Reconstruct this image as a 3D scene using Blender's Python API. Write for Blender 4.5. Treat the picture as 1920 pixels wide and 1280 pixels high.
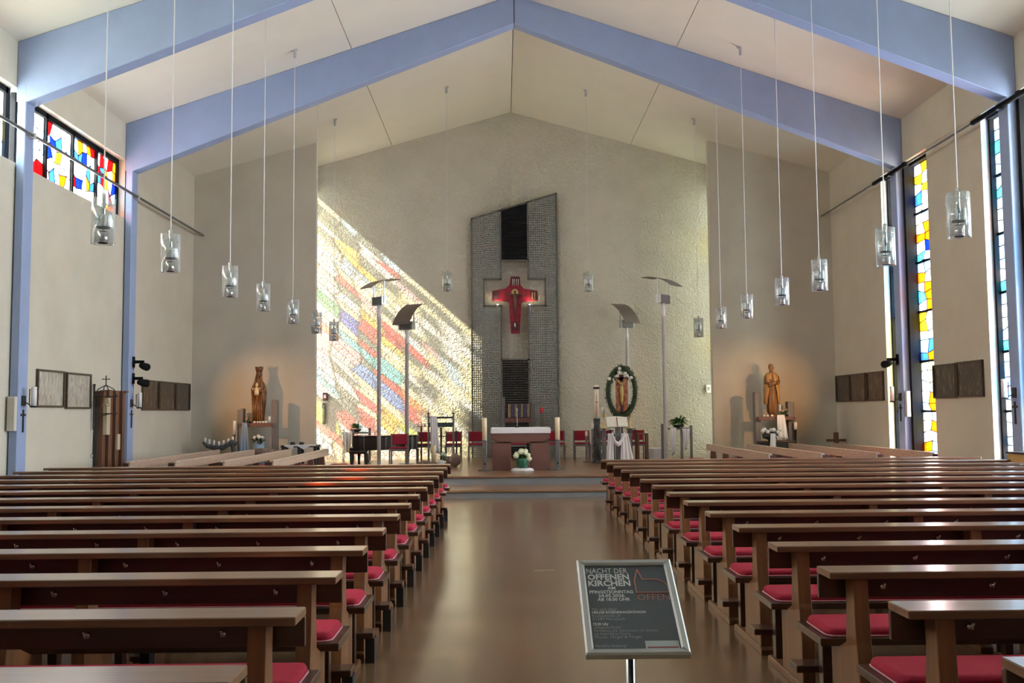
import bpy, bmesh, math, random
from mathutils import Vector, Matrix
random.seed(11)
for _o in list(bpy.data.objects):
    bpy.data.objects.remove(_o)
sc = bpy.context.scene
col = sc.collection
pi = math.pi

# ------------------------------------------------------------------ camera
F, PITCH, YAW, ROLL = 1850.0, .0712, .0091, .0083
CAM = Vector((-.282, 0, 1.62))
_fw = Vector((math.sin(YAW), math.cos(YAW), 0)); _rt = Vector((math.cos(YAW), -math.sin(YAW), 0)); _up = Vector((0, 0, 1))
_f2 = math.cos(PITCH) * _fw + math.sin(PITCH) * _up; _u2 = -math.sin(PITCH) * _fw + math.cos(PITCH) * _up
_r3 = math.cos(ROLL) * _rt - math.sin(ROLL) * _u2; _u3 = math.sin(ROLL) * _rt + math.cos(ROLL) * _u2
cd = bpy.data.cameras.new('camera'); cam = bpy.data.objects.new('camera', cd); col.objects.link(cam)
cd.sensor_width = 36; cd.lens = F * 36 / 1920; cd.clip_end = 500; cd.clip_start = .05
_m = Matrix((_r3, _u3, -_f2)).transposed().to_4x4(); _m.translation = CAM
cam.matrix_world = _m
sc.camera = cam
def at(px, py, X=None, Y=None, Z=None):
    d = _f2 * F + _r3 * (px - 960) + _u3 * (640 - py)
    i, v = (0, X) if X is not None else (1, Y) if Y is not None else (2, Z)
    return CAM + d * ((v - CAM[i]) / d[i])

# ------------------------------------------------------------------ world, sun, lights, exposure
vs = sc.view_settings
vs.view_transform = 'Standard'; vs.look = 'None'; vs.gamma = 1; vs.use_curve_mapping = False; vs.exposure = -0.25
cy = sc.cycles
cy.use_denoising = True; cy.transparent_max_bounces = 24; cy.max_bounces = 10; cy.diffuse_bounces = 5
cy.caustics_reflective = False; cy.caustics_refractive = False; cy.sample_clamp_indirect = 6.0
w = bpy.data.worlds.new('sky'); sc.world = w; w.use_nodes = True
_bg = w.node_tree.nodes['Background']; _bg.inputs[0].default_value = (.80, .90, 1.0, 1); _bg.inputs[1].default_value = 3.6
SUN = Vector((1, .4, -.87)).normalized()
def lamp(name, kind, loc, aim, energy, color=(1, 1, 1), **k):
    d = bpy.data.lights.new(name, kind); d.energy = energy; d.color = color
    for a, b in k.items(): setattr(d, a, b)
    o = bpy.data.objects.new(name, d); col.objects.link(o); o.location = loc
    o.rotation_euler = Vector(aim).to_track_quat('-Z', 'Y').to_euler()
    return o
lamp('sun', 'SUN', (-20, 18, 20), SUN, 62.0, (1, .95, .84), angle=.018)
def sky_light(name, loc, aim, sx, sy, e, color=(.92, .96, 1)):
    return lamp(name, 'AREA', loc, aim, e, color, shape='RECTANGLE', size=sx, size_y=sy)
COLS = [20.14 - 4.56 * i for i in range(6)]            # front faces of the portal frames
for i in range(4):                                       # daylight at the clerestory and the slit windows
    yc = COLS[i + 1] + 2.4
    dk = .22 if i == 3 else 1              # rearmost daylight lamps turned down to weaken the light from behind the camera
    sky_light('clerestory_daylight', (-8.7, yc, 6.35), (1, 0, -.25), 4.2, 1.3, 1500 * dk, (.9, 1, .96))
    sky_light('slit_daylight', (8.75, COLS[i + 1] + .8, 3.5), (-1, 0, 0), 1.0, 6.2, 1100 * dk)
    sky_light('slit_daylight', (8.75, COLS[i] - .55, 3.5), (-1, 0, 0), 1.0, 6.2, 1100 * dk)
sky_light('slit_daylight', (8.75, 20.95, 3.5), (-1, 0, 0), .9, 6.2, 500)
sky_light('sanctuary_daylight', (6.0, 26.6, 4.2), (-1, .1, 0), 1.1, 7.2, 130, (.93, 1, .9))
sky_light('sanctuary_daylight', (-6.0, 26.7, 4.2), (1, .1, 0), .9, 7.2, 200)

# ------------------------------------------------------------------ mesh helpers
class MB:
    def __init__(s): s.v = []; s.f = []
    def add(s, vs, fs):
        n = len(s.v); s.v += [tuple(p) for p in vs]; s.f += [tuple(i + n for i in f) for f in fs]; return s
    def box(s, x0, x1, y0, y1, z0, z1):
        return s.add([(x0, y0, z0), (x1, y0, z0), (x1, y1, z0), (x0, y1, z0), (x0, y0, z1), (x1, y0, z1), (x1, y1, z1), (x0, y1, z1)],
                     [(0, 3, 2, 1), (4, 5, 6, 7), (0, 1, 5, 4), (1, 2, 6, 5), (2, 3, 7, 6), (3, 0, 4, 7)])
    def cbox(s, c, dx, dy, dz, rot=None):
        m = MB().box(-dx / 2, dx / 2, -dy / 2, dy / 2, -dz / 2, dz / 2); R = rot or Matrix.Identity(3)
        return s.add([Vector(c) + R @ Vector(p) for p in m.v], m.f)
    def prism(s, poly, ax, a, b):
        def mk(p, q): return (q, p[0], p[1]) if ax == 'x' else (p[0], q, p[1]) if ax == 'y' else (p[0], p[1], q)
        n = len(poly)
        return s.add([mk(p, a) for p in poly] + [mk(p, b) for p in poly],
                     [tuple(range(n)), tuple(range(2 * n - 1, n - 1, -1))] + [(i, n + i, n + (i + 1) % n, (i + 1) % n) for i in range(n)])
    def loft(s, rings, cap=True, closed=False):
        n = len(rings[0]); k = len(rings); fs = []
        for i in range(k if closed else k - 1):
            a, b = i * n, ((i + 1) % k) * n
            fs += [(a + j, a + (j + 1) % n, b + (j + 1) % n, b + j) for j in range(n)]
        if cap and not closed: fs += [tuple(range(n - 1, -1, -1)), tuple(range((k - 1) * n, k * n))]
        return s.add([p for r in rings for p in r], fs)
    def lathe(s, prof, n=16, c=(0, 0, 0), ex=1, ey=1):
        return s.loft([[(c[0] + ex * r * math.cos(2 * pi * j / n), c[1] + ey * r * math.sin(2 * pi * j / n), c[2] + z) for j in range(n)] for r, z in prof])
    def tube(s, pts, r, n=8, closed=False):
        pts = [Vector(p) for p in pts]; k = len(pts); rings = []
        rr = r if isinstance(r, (list, tuple)) else [r] * k
        ref = None
        for i, p in enumerate(pts):
            t = (pts[(i + 1) % k] - pts[i - 1]) if closed else (pts[min(i + 1, k - 1)] - pts[max(i - 1, 0)])
            t.normalize()
            if ref is None: ref = Vector((0, 0, 1)) if abs(t.z) < .9 else Vector((1, 0, 0))
            u = t.cross(ref).normalized(); v = u.cross(t).normalized(); ref = v
            rings.append([p + rr[i] * (math.cos(2 * pi * j / n) * u + math.sin(2 * pi * j / n) * v) for j in range(n)])
        return s.loft(rings, closed=closed)
    def ball(s, c, r, n=10, m=7):
        rx, ry, rz = r if isinstance(r, (list, tuple)) else (r, r, r)
        return s.loft([[(c[0] + rx * math.sin(a) * math.cos(2 * pi * j / n), c[1] + ry * math.sin(a) * math.sin(2 * pi * j / n), c[2] - rz * math.cos(a))
                        for j in range(n)] for a in [pi * (i + .04) / (m + .08) for i in range(m + 1)]])
    def mesh(s, name, mat, smooth=False, bevel=0):
        me = bpy.data.meshes.new(name); bm = bmesh.new(); me.from_pydata(s.v, [], s.f); bm.from_mesh(me)
        bmesh.ops.recalc_face_normals(bm, faces=bm.faces)
        if bevel: bmesh.ops.bevel(bm, geom=[e for e in bm.edges if e.calc_face_angle(0) > .5], offset=bevel, segments=1, affect='EDGES', clamp_overlap=True)
        bm.to_mesh(me); bm.free()
        if mat: me.materials.append(mat)
        if smooth: me.polygons.foreach_set('use_smooth', [True] * len(me.polygons))
        return me
    def build(s, name, mat, parent=None, smooth=False, bevel=0):
        return link(name, s.mesh(name, mat, smooth, bevel), parent)
def link(name, me, parent=None, loc=None, rot=None):
    o = bpy.data.objects.new(name, me); col.objects.link(o)
    if parent: o.parent = parent
    if loc is not None: o.location = loc
    if rot is not None: o.rotation_euler = rot
    return o
def B(*a): return MB().box(*a)
def tag(o, label, cat, group=None):
    o['label'] = label; o['category'] = cat
    if group: o['group'] = group
    return o
def thing(name, label, cat, loc=(0, 0, 0), rz=0, group=None):
    o = bpy.data.objects.new(name, None); o.empty_display_size = .1; col.objects.link(o); o.location = loc; o.rotation_euler = (0, 0, rz)
    return tag(o, label, cat, group)
def struct(o): o['kind'] = 'structure'; return o
def sempty(name):
    o = bpy.data.objects.new(name, None); col.objects.link(o); return struct(o)
def copytree(o, loc, rz, label, parent=None):
    c = o.copy(); col.objects.link(c); c.parent = parent
    if parent is None: c.location = loc; c.rotation_euler = (0, 0, rz); c['label'] = label
    for ch in o.children: copytree(ch, None, None, None, c)
    return c
ORD = ['first', 'second', 'third', 'fourth', 'fifth', 'sixth', 'seventh', 'eighth', 'ninth', 'tenth', 'eleventh', 'twelfth', 'thirteenth', 'fourteenth', 'fifteenth']
def rotz(a): return Matrix.Rotation(a, 3, 'Z')

# ------------------------------------------------------------------ materials
def nodes(name):
    m = bpy.data.materials.new(name); m.use_nodes = True; nt = m.node_tree; return m, nt, nt.nodes['Principled BSDF']
def N(nt, t, **k):
    n = nt.nodes.new(t)
    for a, b in k.items(): setattr(n, a, b)
    return n
def coords(nt, scale=(1, 1, 1), kind='Object'):
    tc = N(nt, 'ShaderNodeTexCoord'); mp = N(nt, 'ShaderNodeMapping'); mp.inputs['Scale'].default_value = scale
    nt.links.new(tc.outputs[kind], mp.inputs[0]); return mp.outputs[0]
def ramp(nt, fac, stops):
    r = N(nt, 'ShaderNodeValToRGB'); e = r.color_ramp.elements
    while len(e) < len(stops): e.new(.5)
    for i, (p, c) in enumerate(stops): e[i].position = p; e[i].color = (*c, 1)
    nt.links.new(fac, r.inputs[0]); return r.outputs[0]
def M(name, c, rough=.6, metal=0, var=.08, vscale=6, bump=0, bscale=40, stretch=(1, 1, 1), spec=.5, coat=0, emit=0, detail=3, dist=.01):
    m, nt, p = nodes(name); v = coords(nt, stretch)
    n = N(nt, 'ShaderNodeTexNoise'); n.inputs['Scale'].default_value = vscale; n.inputs['Detail'].default_value = detail; nt.links.new(v, n.inputs[0])
    lo = tuple(max(0, x * (1 - var)) for x in c); hi = tuple(min(1, x * (1 + var)) for x in c)
    cc = ramp(nt, n.outputs[0], [(.3, lo), (.7, hi)]); nt.links.new(cc, p.inputs['Base Color'])
    p.inputs['Roughness'].default_value = rough; p.inputs['Metallic'].default_value = metal
    p.inputs['Specular IOR Level'].default_value = spec; p.inputs['Coat Weight'].default_value = coat
    p.inputs['Coat Roughness'].default_value = .15
    if emit: p.inputs['Emission Color'].default_value = (*c, 1); p.inputs['Emission Strength'].default_value = emit
    if bump:
        b = N(nt, 'ShaderNodeTexNoise'); b.inputs['Scale'].default_value = bscale; b.inputs['Detail'].default_value = 4; nt.links.new(v, b.inputs[0])
        bn = N(nt, 'ShaderNodeBump'); bn.inputs['Strength'].default_value = bump; bn.inputs['Distance'].default_value = dist
        nt.links.new(b.outputs[0], bn.inputs['Height']); nt.links.new(bn.outputs[0], p.inputs['Normal'])
    return m
def plaster(name, c, scale, strength, dist, courses=0, smear=(1, 1, 1)):
    m, nt, p = nodes(name); v = coords(nt, smear); v0 = coords(nt)
    n = N(nt, 'ShaderNodeTexNoise'); n.inputs['Scale'].default_value = 1.3; nt.links.new(v0, n.inputs[0])
    nt.links.new(ramp(nt, n.outputs[0], [(.3, tuple(x * .95 for x in c)), (.7, tuple(x * 1.04 for x in c))]), p.inputs['Base Color'])
    p.inputs['Roughness'].default_value = .9; p.inputs['Specular IOR Level'].default_value = .15
    b = N(nt, 'ShaderNodeTexNoise'); b.inputs['Scale'].default_value = scale; b.inputs['Detail'].default_value = 3; b.inputs['Distortion'].default_value = 1.6; nt.links.new(v, b.inputs[0])
    h = b.outputs[0]
    if courses:
        sx = N(nt, 'ShaderNodeSeparateXYZ'); nt.links.new(v0, sx.inputs[0])
        md = N(nt, 'ShaderNodeMath', operation='MODULO'); nt.links.new(sx.outputs[2], md.inputs[0]); md.inputs[1].default_value = courses
        gt = N(nt, 'ShaderNodeMath', operation='GREATER_THAN'); nt.links.new(md.outputs[0], gt.inputs[0]); gt.inputs[1].default_value = .03
        ml = N(nt, 'ShaderNodeMath', operation='MULTIPLY_ADD'); nt.links.new(gt.outputs[0], ml.inputs[0]); ml.inputs[1].default_value = .28; nt.links.new(h, ml.inputs[2]); h = ml.outputs[0]
    bn = N(nt, 'ShaderNodeBump'); bn.inputs['Strength'].default_value = strength; bn.inputs['Distance'].default_value = dist
    nt.links.new(h, bn.inputs['Height']); nt.links.new(bn.outputs[0], p.inputs['Normal'])
    return m
def wood(name, c, rough=.4, ax=0, coat=0, var=.3, spec=.5):
    s = [9, 9, 9]; s[ax] = .6
    return M(name, c, rough, var=var, vscale=2.2, stretch=tuple(s), bump=.06, bscale=6, coat=coat, detail=5, spec=spec)
_glass = {}
def glass_pane(c, clear=.3):
    key = (tuple(round(x, 2) for x in c), clear)
    if key in _glass: return _glass[key]
    m = bpy.data.materials.new('stained_glass'); m.use_nodes = True; nt = m.node_tree; nt.nodes.remove(nt.nodes['Principled BSDF']); out = nt.nodes['Material Output']
    n = N(nt, 'ShaderNodeTexNoise'); n.inputs['Scale'].default_value = 5; nt.links.new(coords(nt), n.inputs[0])
    cc = ramp(nt, n.outputs[0], [(.3, tuple(x * .82 for x in c)), (.7, tuple(min(1, x * 1.1) for x in c))])
    t = N(nt, 'ShaderNodeBsdfTransparent'); tl = N(nt, 'ShaderNodeBsdfTranslucent'); g = N(nt, 'ShaderNodeBsdfGlossy'); g.inputs['Roughness'].default_value = .15
    nt.links.new(cc, t.inputs[0]); nt.links.new(cc, tl.inputs[0])
    a = N(nt, 'ShaderNodeMixShader'); a.inputs[0].default_value = clear; nt.links.new(tl.outputs[0], a.inputs[1]); nt.links.new(t.outputs[0], a.inputs[2])
    b = N(nt, 'ShaderNodeMixShader'); b.inputs[0].default_value = .03; nt.links.new(a.outputs[0], b.inputs[1]); nt.links.new(g.outputs[0], b.inputs[2])
    nt.links.new(b.outputs[0], out.inputs[0]); _glass[key] = m; return m
def clear_glass():
    m = bpy.data.materials.new('clear_glass'); m.use_nodes = True; nt = m.node_tree; nt.nodes.remove(nt.nodes['Principled BSDF']); out = nt.nodes['Material Output']
    t = N(nt, 'ShaderNodeBsdfTransparent'); t.inputs[0].default_value = (.94, .96, .95, 1)
    g = N(nt, 'ShaderNodeBsdfGlossy'); g.inputs['Roughness'].default_value = .04
    lw = N(nt, 'ShaderNodeLayerWeight'); lw.inputs[0].default_value = .35
    ad = N(nt, 'ShaderNodeMath', operation='MULTIPLY_ADD'); nt.links.new(lw.outputs['Facing'], ad.inputs[0]); ad.inputs[1].default_value = .78; ad.inputs[2].default_value = .09
    d = N(nt, 'ShaderNodeBsdfDiffuse'); d.inputs[0].default_value = (.85, .87, .86, 1)
    gm = N(nt, 'ShaderNodeMixShader'); gm.inputs[0].default_value = .42; nt.links.new(g.outputs[0], gm.inputs[1]); nt.links.new(d.outputs[0], gm.inputs[2])
    mx = N(nt, 'ShaderNodeMixShader'); nt.links.new(ad.outputs[0], mx.inputs[0]); nt.links.new(t.outputs[0], mx.inputs[1]); nt.links.new(gm.outputs[0], mx.inputs[2])
    nt.links.new(mx.outputs[0], out.inputs[0]); return m

m_wall = plaster('wall_plaster', (.62, .575, .455), 14, .5, .012, smear=(1, 1, 1.6))
m_course = plaster('wall_plaster_coursed', (.58, .53, .425), 16, .45, .012, courses=.37)
m_stucco = plaster('wall_stucco', (.66, .625, .52), 10, 1.0, .05)
m_ceil = M('ceiling_white', (.76, .72, .595), .85, var=.02, vscale=1.5)
m_dark = M('shadow_gap', (.05, .045, .04), .9)
m_blue = M('blue_paint', (.30, .38, .57), .55, var=.04, vscale=3, bump=.08, bscale=30)
m_black = M('black_metal', (.012, .012, .013), .9, spec=.05)
m_lead = M('lead_came', (.02, .02, .022), .9, spec=.05)
m_pew = wood('pew_wood', (.052, .019, .010), .30, 0, coat=.35)
m_ledge = wood('pew_ledge_wood', (.19, .085, .043), .28, 0, coat=.6)
m_pewside = wood('pew_wood_side', (.185, .074, .027), .38, 2, coat=.15)
m_sidepew = wood('side_pew_wood', (.50, .38, .275), .40, 1, coat=.2)
m_sidepew_dk = wood('side_pew_leg', (.10, .035, .02), .4, 2)
m_red = M('red_fabric', (.33, .016, .038), .85, var=.12, vscale=90, bump=.25, bscale=300, spec=.2)
m_pipe = M('cushion_piping', (.60, .25, .28), .7)
m_rubber = M('kneeler_foot', (.015, .014, .014), .6)
m_steel = M('steel', (.30, .31, .32), .38, 1, var=.05)
m_chrome = M('chrome', (.75, .77, .78), .12, 1, var=.02)
m_alu = M('aluminium', (.66, .67, .66), .32, 1, var=.03)
m_grey = M('grey_paint', (.42, .42, .43), .45, var=.04)
m_greywood = wood('grey_wood', (.17, .155, .145), .6, 2)
m_white = M('white_cloth', (.86, .85, .84), .85, var=.03, bump=.15, bscale=60, spec=.2)
m_bluecloth = M('blue_cloth', (.30, .40, .52), .85, var=.1, spec=.2)
m_wax = M('candle_wax', (.86, .74, .48), .5, var=.04)
m_waxw = M('white_wax', (.88, .86, .80), .5, var=.03)
m_stone = M('altar_stone', (.155, .065, .047), .55, var=.16, vscale=60, bump=.05, bscale=80)
m_carved = M('carved_wood', (.20, .085, .022), .42, var=.4, vscale=5, stretch=(3, 3, .6), bump=.15, bscale=14)
m_gold = M('gilt', (.75, .52, .22), .35, .7, var=.1)
m_enamel = M('red_enamel', (.24, .010, .022), .35, var=.5, vscale=9, bump=.2, bscale=18)
m_enameldk = M('dark_enamel', (.07, .02, .025), .35, var=.5, vscale=14)
m_leaf = M('leaf_green', (.055, .15, .03), .55, var=.4, vscale=20)
m_wreath = M('wreath_green', (.025, .05, .016), .65, var=.5, vscale=25)
m_bloom = M('cream_petals', (.80, .82, .55), .8, var=.12, vscale=50, bump=.6, bscale=70)
m_bloomw = M('white_petals', (.88, .88, .82), .8, var=.06, vscale=50, bump=.6, bscale=70)
m_pot = M('green_glaze', (.03, .15, .085), .3, var=.2, vscale=12)
m_rock = M('rock', (.25, .17, .13), .85, var=.35, vscale=7, bump=.5, bscale=14)
m_piano = M('piano_black', (.018, .013, .011), .2, var=.1, coat=.3)
m_iron = M('dark_iron', (.03, .027, .025), .55, var=.3, bump=.3, bscale=30)
m_driftwood = M('driftwood', (.075, .085, .09), .7, var=.4, vscale=12)
m_speaker = M('cream_enamel', (.62, .60, .52), .5, var=.03)
m_page = M('book_page', (.80, .77, .64), .8, var=.03)
m_brownplank = wood('brown_plank', (.14, .06, .03), .5, 2)
m_tanplank = wood('tan_plank', (.52, .42, .28), .6, 2)
m_ochre = wood('ochre_wood', (.50, .30, .10), .5, 1)
m_bulb = M('frosted_bulb', (.86, .86, .84), .35, var=.01)
m_glass = clear_glass()
m_text = M('white_print', (.82, .84, .84), .6, var=.01)
m_text2 = M('grey_print', (.42, .45, .47), .6, var=.01)
m_neon = M('coral_print', (.68, .26, .20), .6, var=.03)
m_poster = M('poster_slate', (.095, .112, .125), .35, var=.06, vscale=3)
m_flame = M('candle_flame', (1, .55, .2), .5, var=0, emit=9)

# ------------------------------------------------------------------ room shell
WIN, WALL, ZK, ZE, ZR = 7.90, 8.06, 6.645, 7.64, 10.35
SL = (ZR - ZE) / WALL
YBC, YBE, XBE = 28.27, 27.28, 5.5      # back wall: deepest at the centre fold
YSI, YSO, XS = 25.25, 24.70, 5.09      # the two statue walls
YR = -6.0                              # rear wall
PZ, PZ1 = .335, .15                    # platform and step heights
def zceil(x): return ZR - SL * abs(x)

def floor_mat():
    m, nt, p = nodes('floor_blocks')
    v = coords(nt)
    bk = N(nt, 'ShaderNodeTexBrick'); nt.links.new(v, bk.inputs[0]); bk.inputs['Scale'].default_value = 1; bk.inputs['Brick Width'].default_value = .10; bk.inputs['Row Height'].default_value = .05
    bk.inputs['Mortar Size'].default_value = .003; bk.inputs['Color1'].default_value = (.25, .145, .075, 1); bk.inputs['Color2'].default_value = (.24, .139, .072, 1); bk.inputs['Mortar'].default_value = (.225, .130, .067, 1)
    n = N(nt, 'ShaderNodeTexNoise'); n.inputs['Scale'].default_value = .9; n.inputs['Detail'].default_value = 4; nt.links.new(v, n.inputs[0])
    mx = N(nt, 'ShaderNodeMixRGB', blend_type='MULTIPLY'); mx.inputs[0].default_value = .6; nt.links.new(bk.outputs[0], mx.inputs[1])
    nt.links.new(ramp(nt, n.outputs[0], [(.3, (.72, .72, .72)), (.7, (1, 1, 1))]), mx.inputs[2]); nt.links.new(mx.outputs[0], p.inputs['Base Color'])
    nt.links.new(ramp(nt, n.outputs[0], [(.3, (.14, .14, .14)), (.7, (.20, .20, .20))]), p.inputs['Roughness'])
    p.inputs['Coat Weight'].default_value = .5; p.inputs['Coat Roughness'].default_value = .24; p.inputs['Specular IOR Level'].default_value = .7
    return m
m_floor = floor_mat()
m_step = wood('step_wood', (.24, .135, .075), .28, 0, coat=.2)
m_riser = M('step_riser_grey', (.22, .225, .22), .5, var=.08, vscale=2)

fl = struct(B(-8.6, 8.6, YR, 28.6, -.2, 0).build('floor', m_floor))
B(-1.05, 1.25, 5.93, 5.945, 0, .0015).build('expansion_joint', m_dark, fl)
p0 = at(1020, 1069.5, Z=0)
B(p0.x - .10, p0.x + .10, p0.y - .05, p0.y + .05, 0, .004).build('floor_socket_cover', M('brass_plate', (.42, .34, .22), .4, .8), fl, bevel=.002)
# sanctuary platform: two steps up
pl = struct(bpy.data.objects.new('floor_platform', None)); col.objects.link(pl)
def step(x0, x1, y0, y1, z0, z1, wide):
    B(x0, x1, y0 + .03, y1, z0, z1 - .045).build('step_riser', m_riser, pl)
    B(x0 - .02, x1 + .02, y0, y1, z1 - .045, z1).build('step_tread', m_step if not wide else m_floorplat, pl, bevel=.008)
m_floorplat = m_step
step(-3.6, 3.6, 18.80, 20.2, 0, PZ1, 0)
step(-3.4, 3.4, 20.12, 23.6, 0, PZ, 1)
step(-5.35, 5.35, 23.6, 28.4, 0, PZ, 1)

# back wall: two leaves folded at the centre line
def bwall(s):
    mb = MB(); x1 = s * 6.2; y1 = YBC - (YBC - YBE) * 6.2 / XBE
    a = [(0, YBC, 0), (x1, y1, 0), (x1, y1, zceil(x1) + .02), (0, YBC, ZR + .02)]; mb.add(a + [(p[0], p[1] + .3, p[2]) for p in a],
        [(0, 1, 2, 3), (7, 6, 5, 4), (0, 4, 5, 1), (1, 5, 6, 2), (2, 6, 7, 3), (3, 7, 4, 0)])
    return struct(mb.build('wall_back_left' if s < 0 else 'wall_back_right', m_stucco))
bwall(-1); bwall(1)
def slabwall(s, nm):
    mb = MB(); xo = s * 8.4; yo = YSI - (YSI - YSO) * (8.4 - XS) / (WALL - XS)
    a = [(s * XS, YSI, 0), (xo, yo, 0), (xo, yo, zceil(8.4) + .02), (s * XS, YSI, zceil(XS) + .02)]
    mb.add(a + [(p[0], p[1] + .22, p[2]) for p in a], [(0, 1, 2, 3), (7, 6, 5, 4), (0, 4, 5, 1), (1, 5, 6, 2), (2, 6, 7, 3), (3, 7, 4, 0)])
    return struct(mb.build(nm, m_course, bevel=.01))
slabwall(-1, 'wall_statue_left'); slabwall(1, 'wall_statue_right')
# rear wall
rw = MB().prism([(-8.4, 0), (8.4, 0), (8.4, zceil(8.4)), (0, ZR), (-8.4, zceil(8.4))], 'y', YR - .3, YR)
struct(rw.build('wall_rear', m_wall))

# ceiling: board panels with open joints under a dark deck
ce = sempty('ceiling')
for s in (-1, 1):
    mb = MB(); mb.prism([(0, ZR + .03), (s * 8.6, zceil(8.6) + .03), (s * 8.6, zceil(8.6) + .25), (0, ZR + .25)], 'y', YR - .3, 25.2); mb.build('roof_deck', m_dark, ce)
    mb = MB(); mb.prism([(0, ZR + .03), (s * 5.7, zceil(5.7) + .03), (s * 5.7, zceil(5.7) + .25), (0, ZR + .25)], 'y', 25.2, 28.8); mb.build('roof_deck', m_dark, ce)
    yb = [YR] + sorted(c + .16 for c in COLS) + [25.2, 28.7]
    for k in range(len(yb) - 1):
        for x0, x1 in ((.008, 3.39), (3.405, 8.3 if yb[k] < 25 else 5.65)):
            mb = MB(); mb.prism([(s * x0, zceil(x0)), (s * x1, zceil(x1)), (s * x1, zceil(x1) + .03), (s * x0, zceil(x0) + .03)], 'y', yb[k] + (.004 if yb[k] < 25 else 0), yb[k + 1] - (.004 if yb[k + 1] != 25.2 else 0))
            mb.build('ceiling_panel', m_ceil, ce)
# portal frames: column + sloping beam, one per bay
for i, y in enumerate(COLS):
    fr = sempty('trim_%d' % (i + 1)); d = .30
    for s in (-1, 1):
        B(*sorted((s * WIN, s * 8.04)), y, y + d, 0, ZK + .3).build('column', m_blue, fr, bevel=.012)
        zb = 9.73                                       # underside of the beam at the ridge
        MB().prism([(s * WIN, ZK), (0, zb), (0, ZR), (s * 8.06, zceil(8.06)), (s * 8.06, ZK)], 'y', y + .001, y + d).build('beam', m_blue, fr, bevel=.012)
    B(-.006, .006, y - .003, y + d, 9.74, ZR).build('ridge_joint', m_dark, fr)

# ---- stained glass
PAL = {'white': (.92, .93, .90), 'paleblue': (.55, .74, .92), 'blue': (.05, .12, .72), 'midblue': (.15, .34, .80), 'red': (.80, .04, .05), 'darkred': (.45, .02, .05),
       'yellow': (.95, .70, .10), 'orange': (.95, .36, .04), 'green': (.20, .60, .25), 'cyan': (.22, .72, .80), 'pink': (.90, .55, .60), 'violet': (.18, .07, .45), 'cream': (.95, .88, .62), 'lime': (.7, .85, .1), 'grey': (.40, .42, .40)}
def stained(win, O, U, V, us, vs, pick, clear, jit=.25, lead=.012, thick=.008, dim=1, pastel=0):
    """mosaic of panes between the grid lines us x vs (metres) in the plane O + u*U + v*V"""
    O, U, V = Vector(O), Vector(U), Vector(V); Wn = U.cross(V); nu, nv = len(us) - 1, len(vs) - 1
    g = {}
    for i in range(nu + 1):
        for j in range(nv + 1):
            du = dv = 0
            if 0 < i < nu: du = random.uniform(-jit, jit) * min(us[i + 1] - us[i], us[i] - us[i - 1])
            if 0 < j < nv: dv = random.uniform(-jit, jit) * min(vs[j + 1] - vs[j], vs[j] - vs[j - 1])
            g[i, j] = (us[i] + du, vs[j] + dv)
    ld = MB()
    def P3(q, w=0): return O + U * q[0] + V * q[1] + Wn * w
    for i in range(nu):
        for j in range(nv):
            q = [g[i, j], g[i + 1, j], g[i + 1, j + 1], g[i, j + 1]]; cu = sum(a[0] for a in q) / 4; cv = sum(a[1] for a in q) / 4
            qs = []
            for a in q:
                d = math.hypot(a[0] - cu, a[1] - cv); k = max(.5, 1 - lead * .7 / max(d, .01)); qs.append((cu + (a[0] - cu) * k, cv + (a[1] - cv) * k))
            mb = MB(); mb.loft([[P3(a, -thick / 2) for a in qs], [P3(a, thick / 2) for a in qs]])
            nm = pick(i, j, cu, cv); cc = PAL[nm]; cl = clear
            if dim < 1 and nm not in ('white', 'paleblue', 'cream'): cc = tuple(x * dim for x in cc); cl = .55
            if dim > 1 and nm in ('orange', 'red', 'yellow'): cl = .95
            if pastel: cc = tuple(x + (.97 - x) * pastel * (1 if nm != 'grey' else .15) for x in cc)
            mb.build('pane', glass_pane(cc, cl), win)
    for i in range(nu + 1):
        for j in range(nv + 1):
            for (a, b) in ((1, 0), (0, 1)):
                if (i + a, j + b) in g:
                    p, q = P3(g[i, j]), P3(g[i + a, j + b]); t = (q - p).normalized(); n = t.cross(Wn.normalized()) * lead / 2; w_ = Wn.normalized() * .009
                    ld.loft([[p + n + w_, p - n + w_, p - n - w_, p + n - w_], [q + n + w_, q - n + w_, q - n - w_, q + n - w_]])
    ld.build('lead_came', m_lead, win)
def lin(a, b, n): return [a + (b - a) * i / n for i in range(n + 1)]
def wpick(weights):
    ks, ws = zip(*weights.items())
    return lambda i, j, u, v: random.choices(ks, ws)[0]
nwin = 0
def window():
    global nwin
    nwin += 1; return sempty('window_%d' % nwin)
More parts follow.
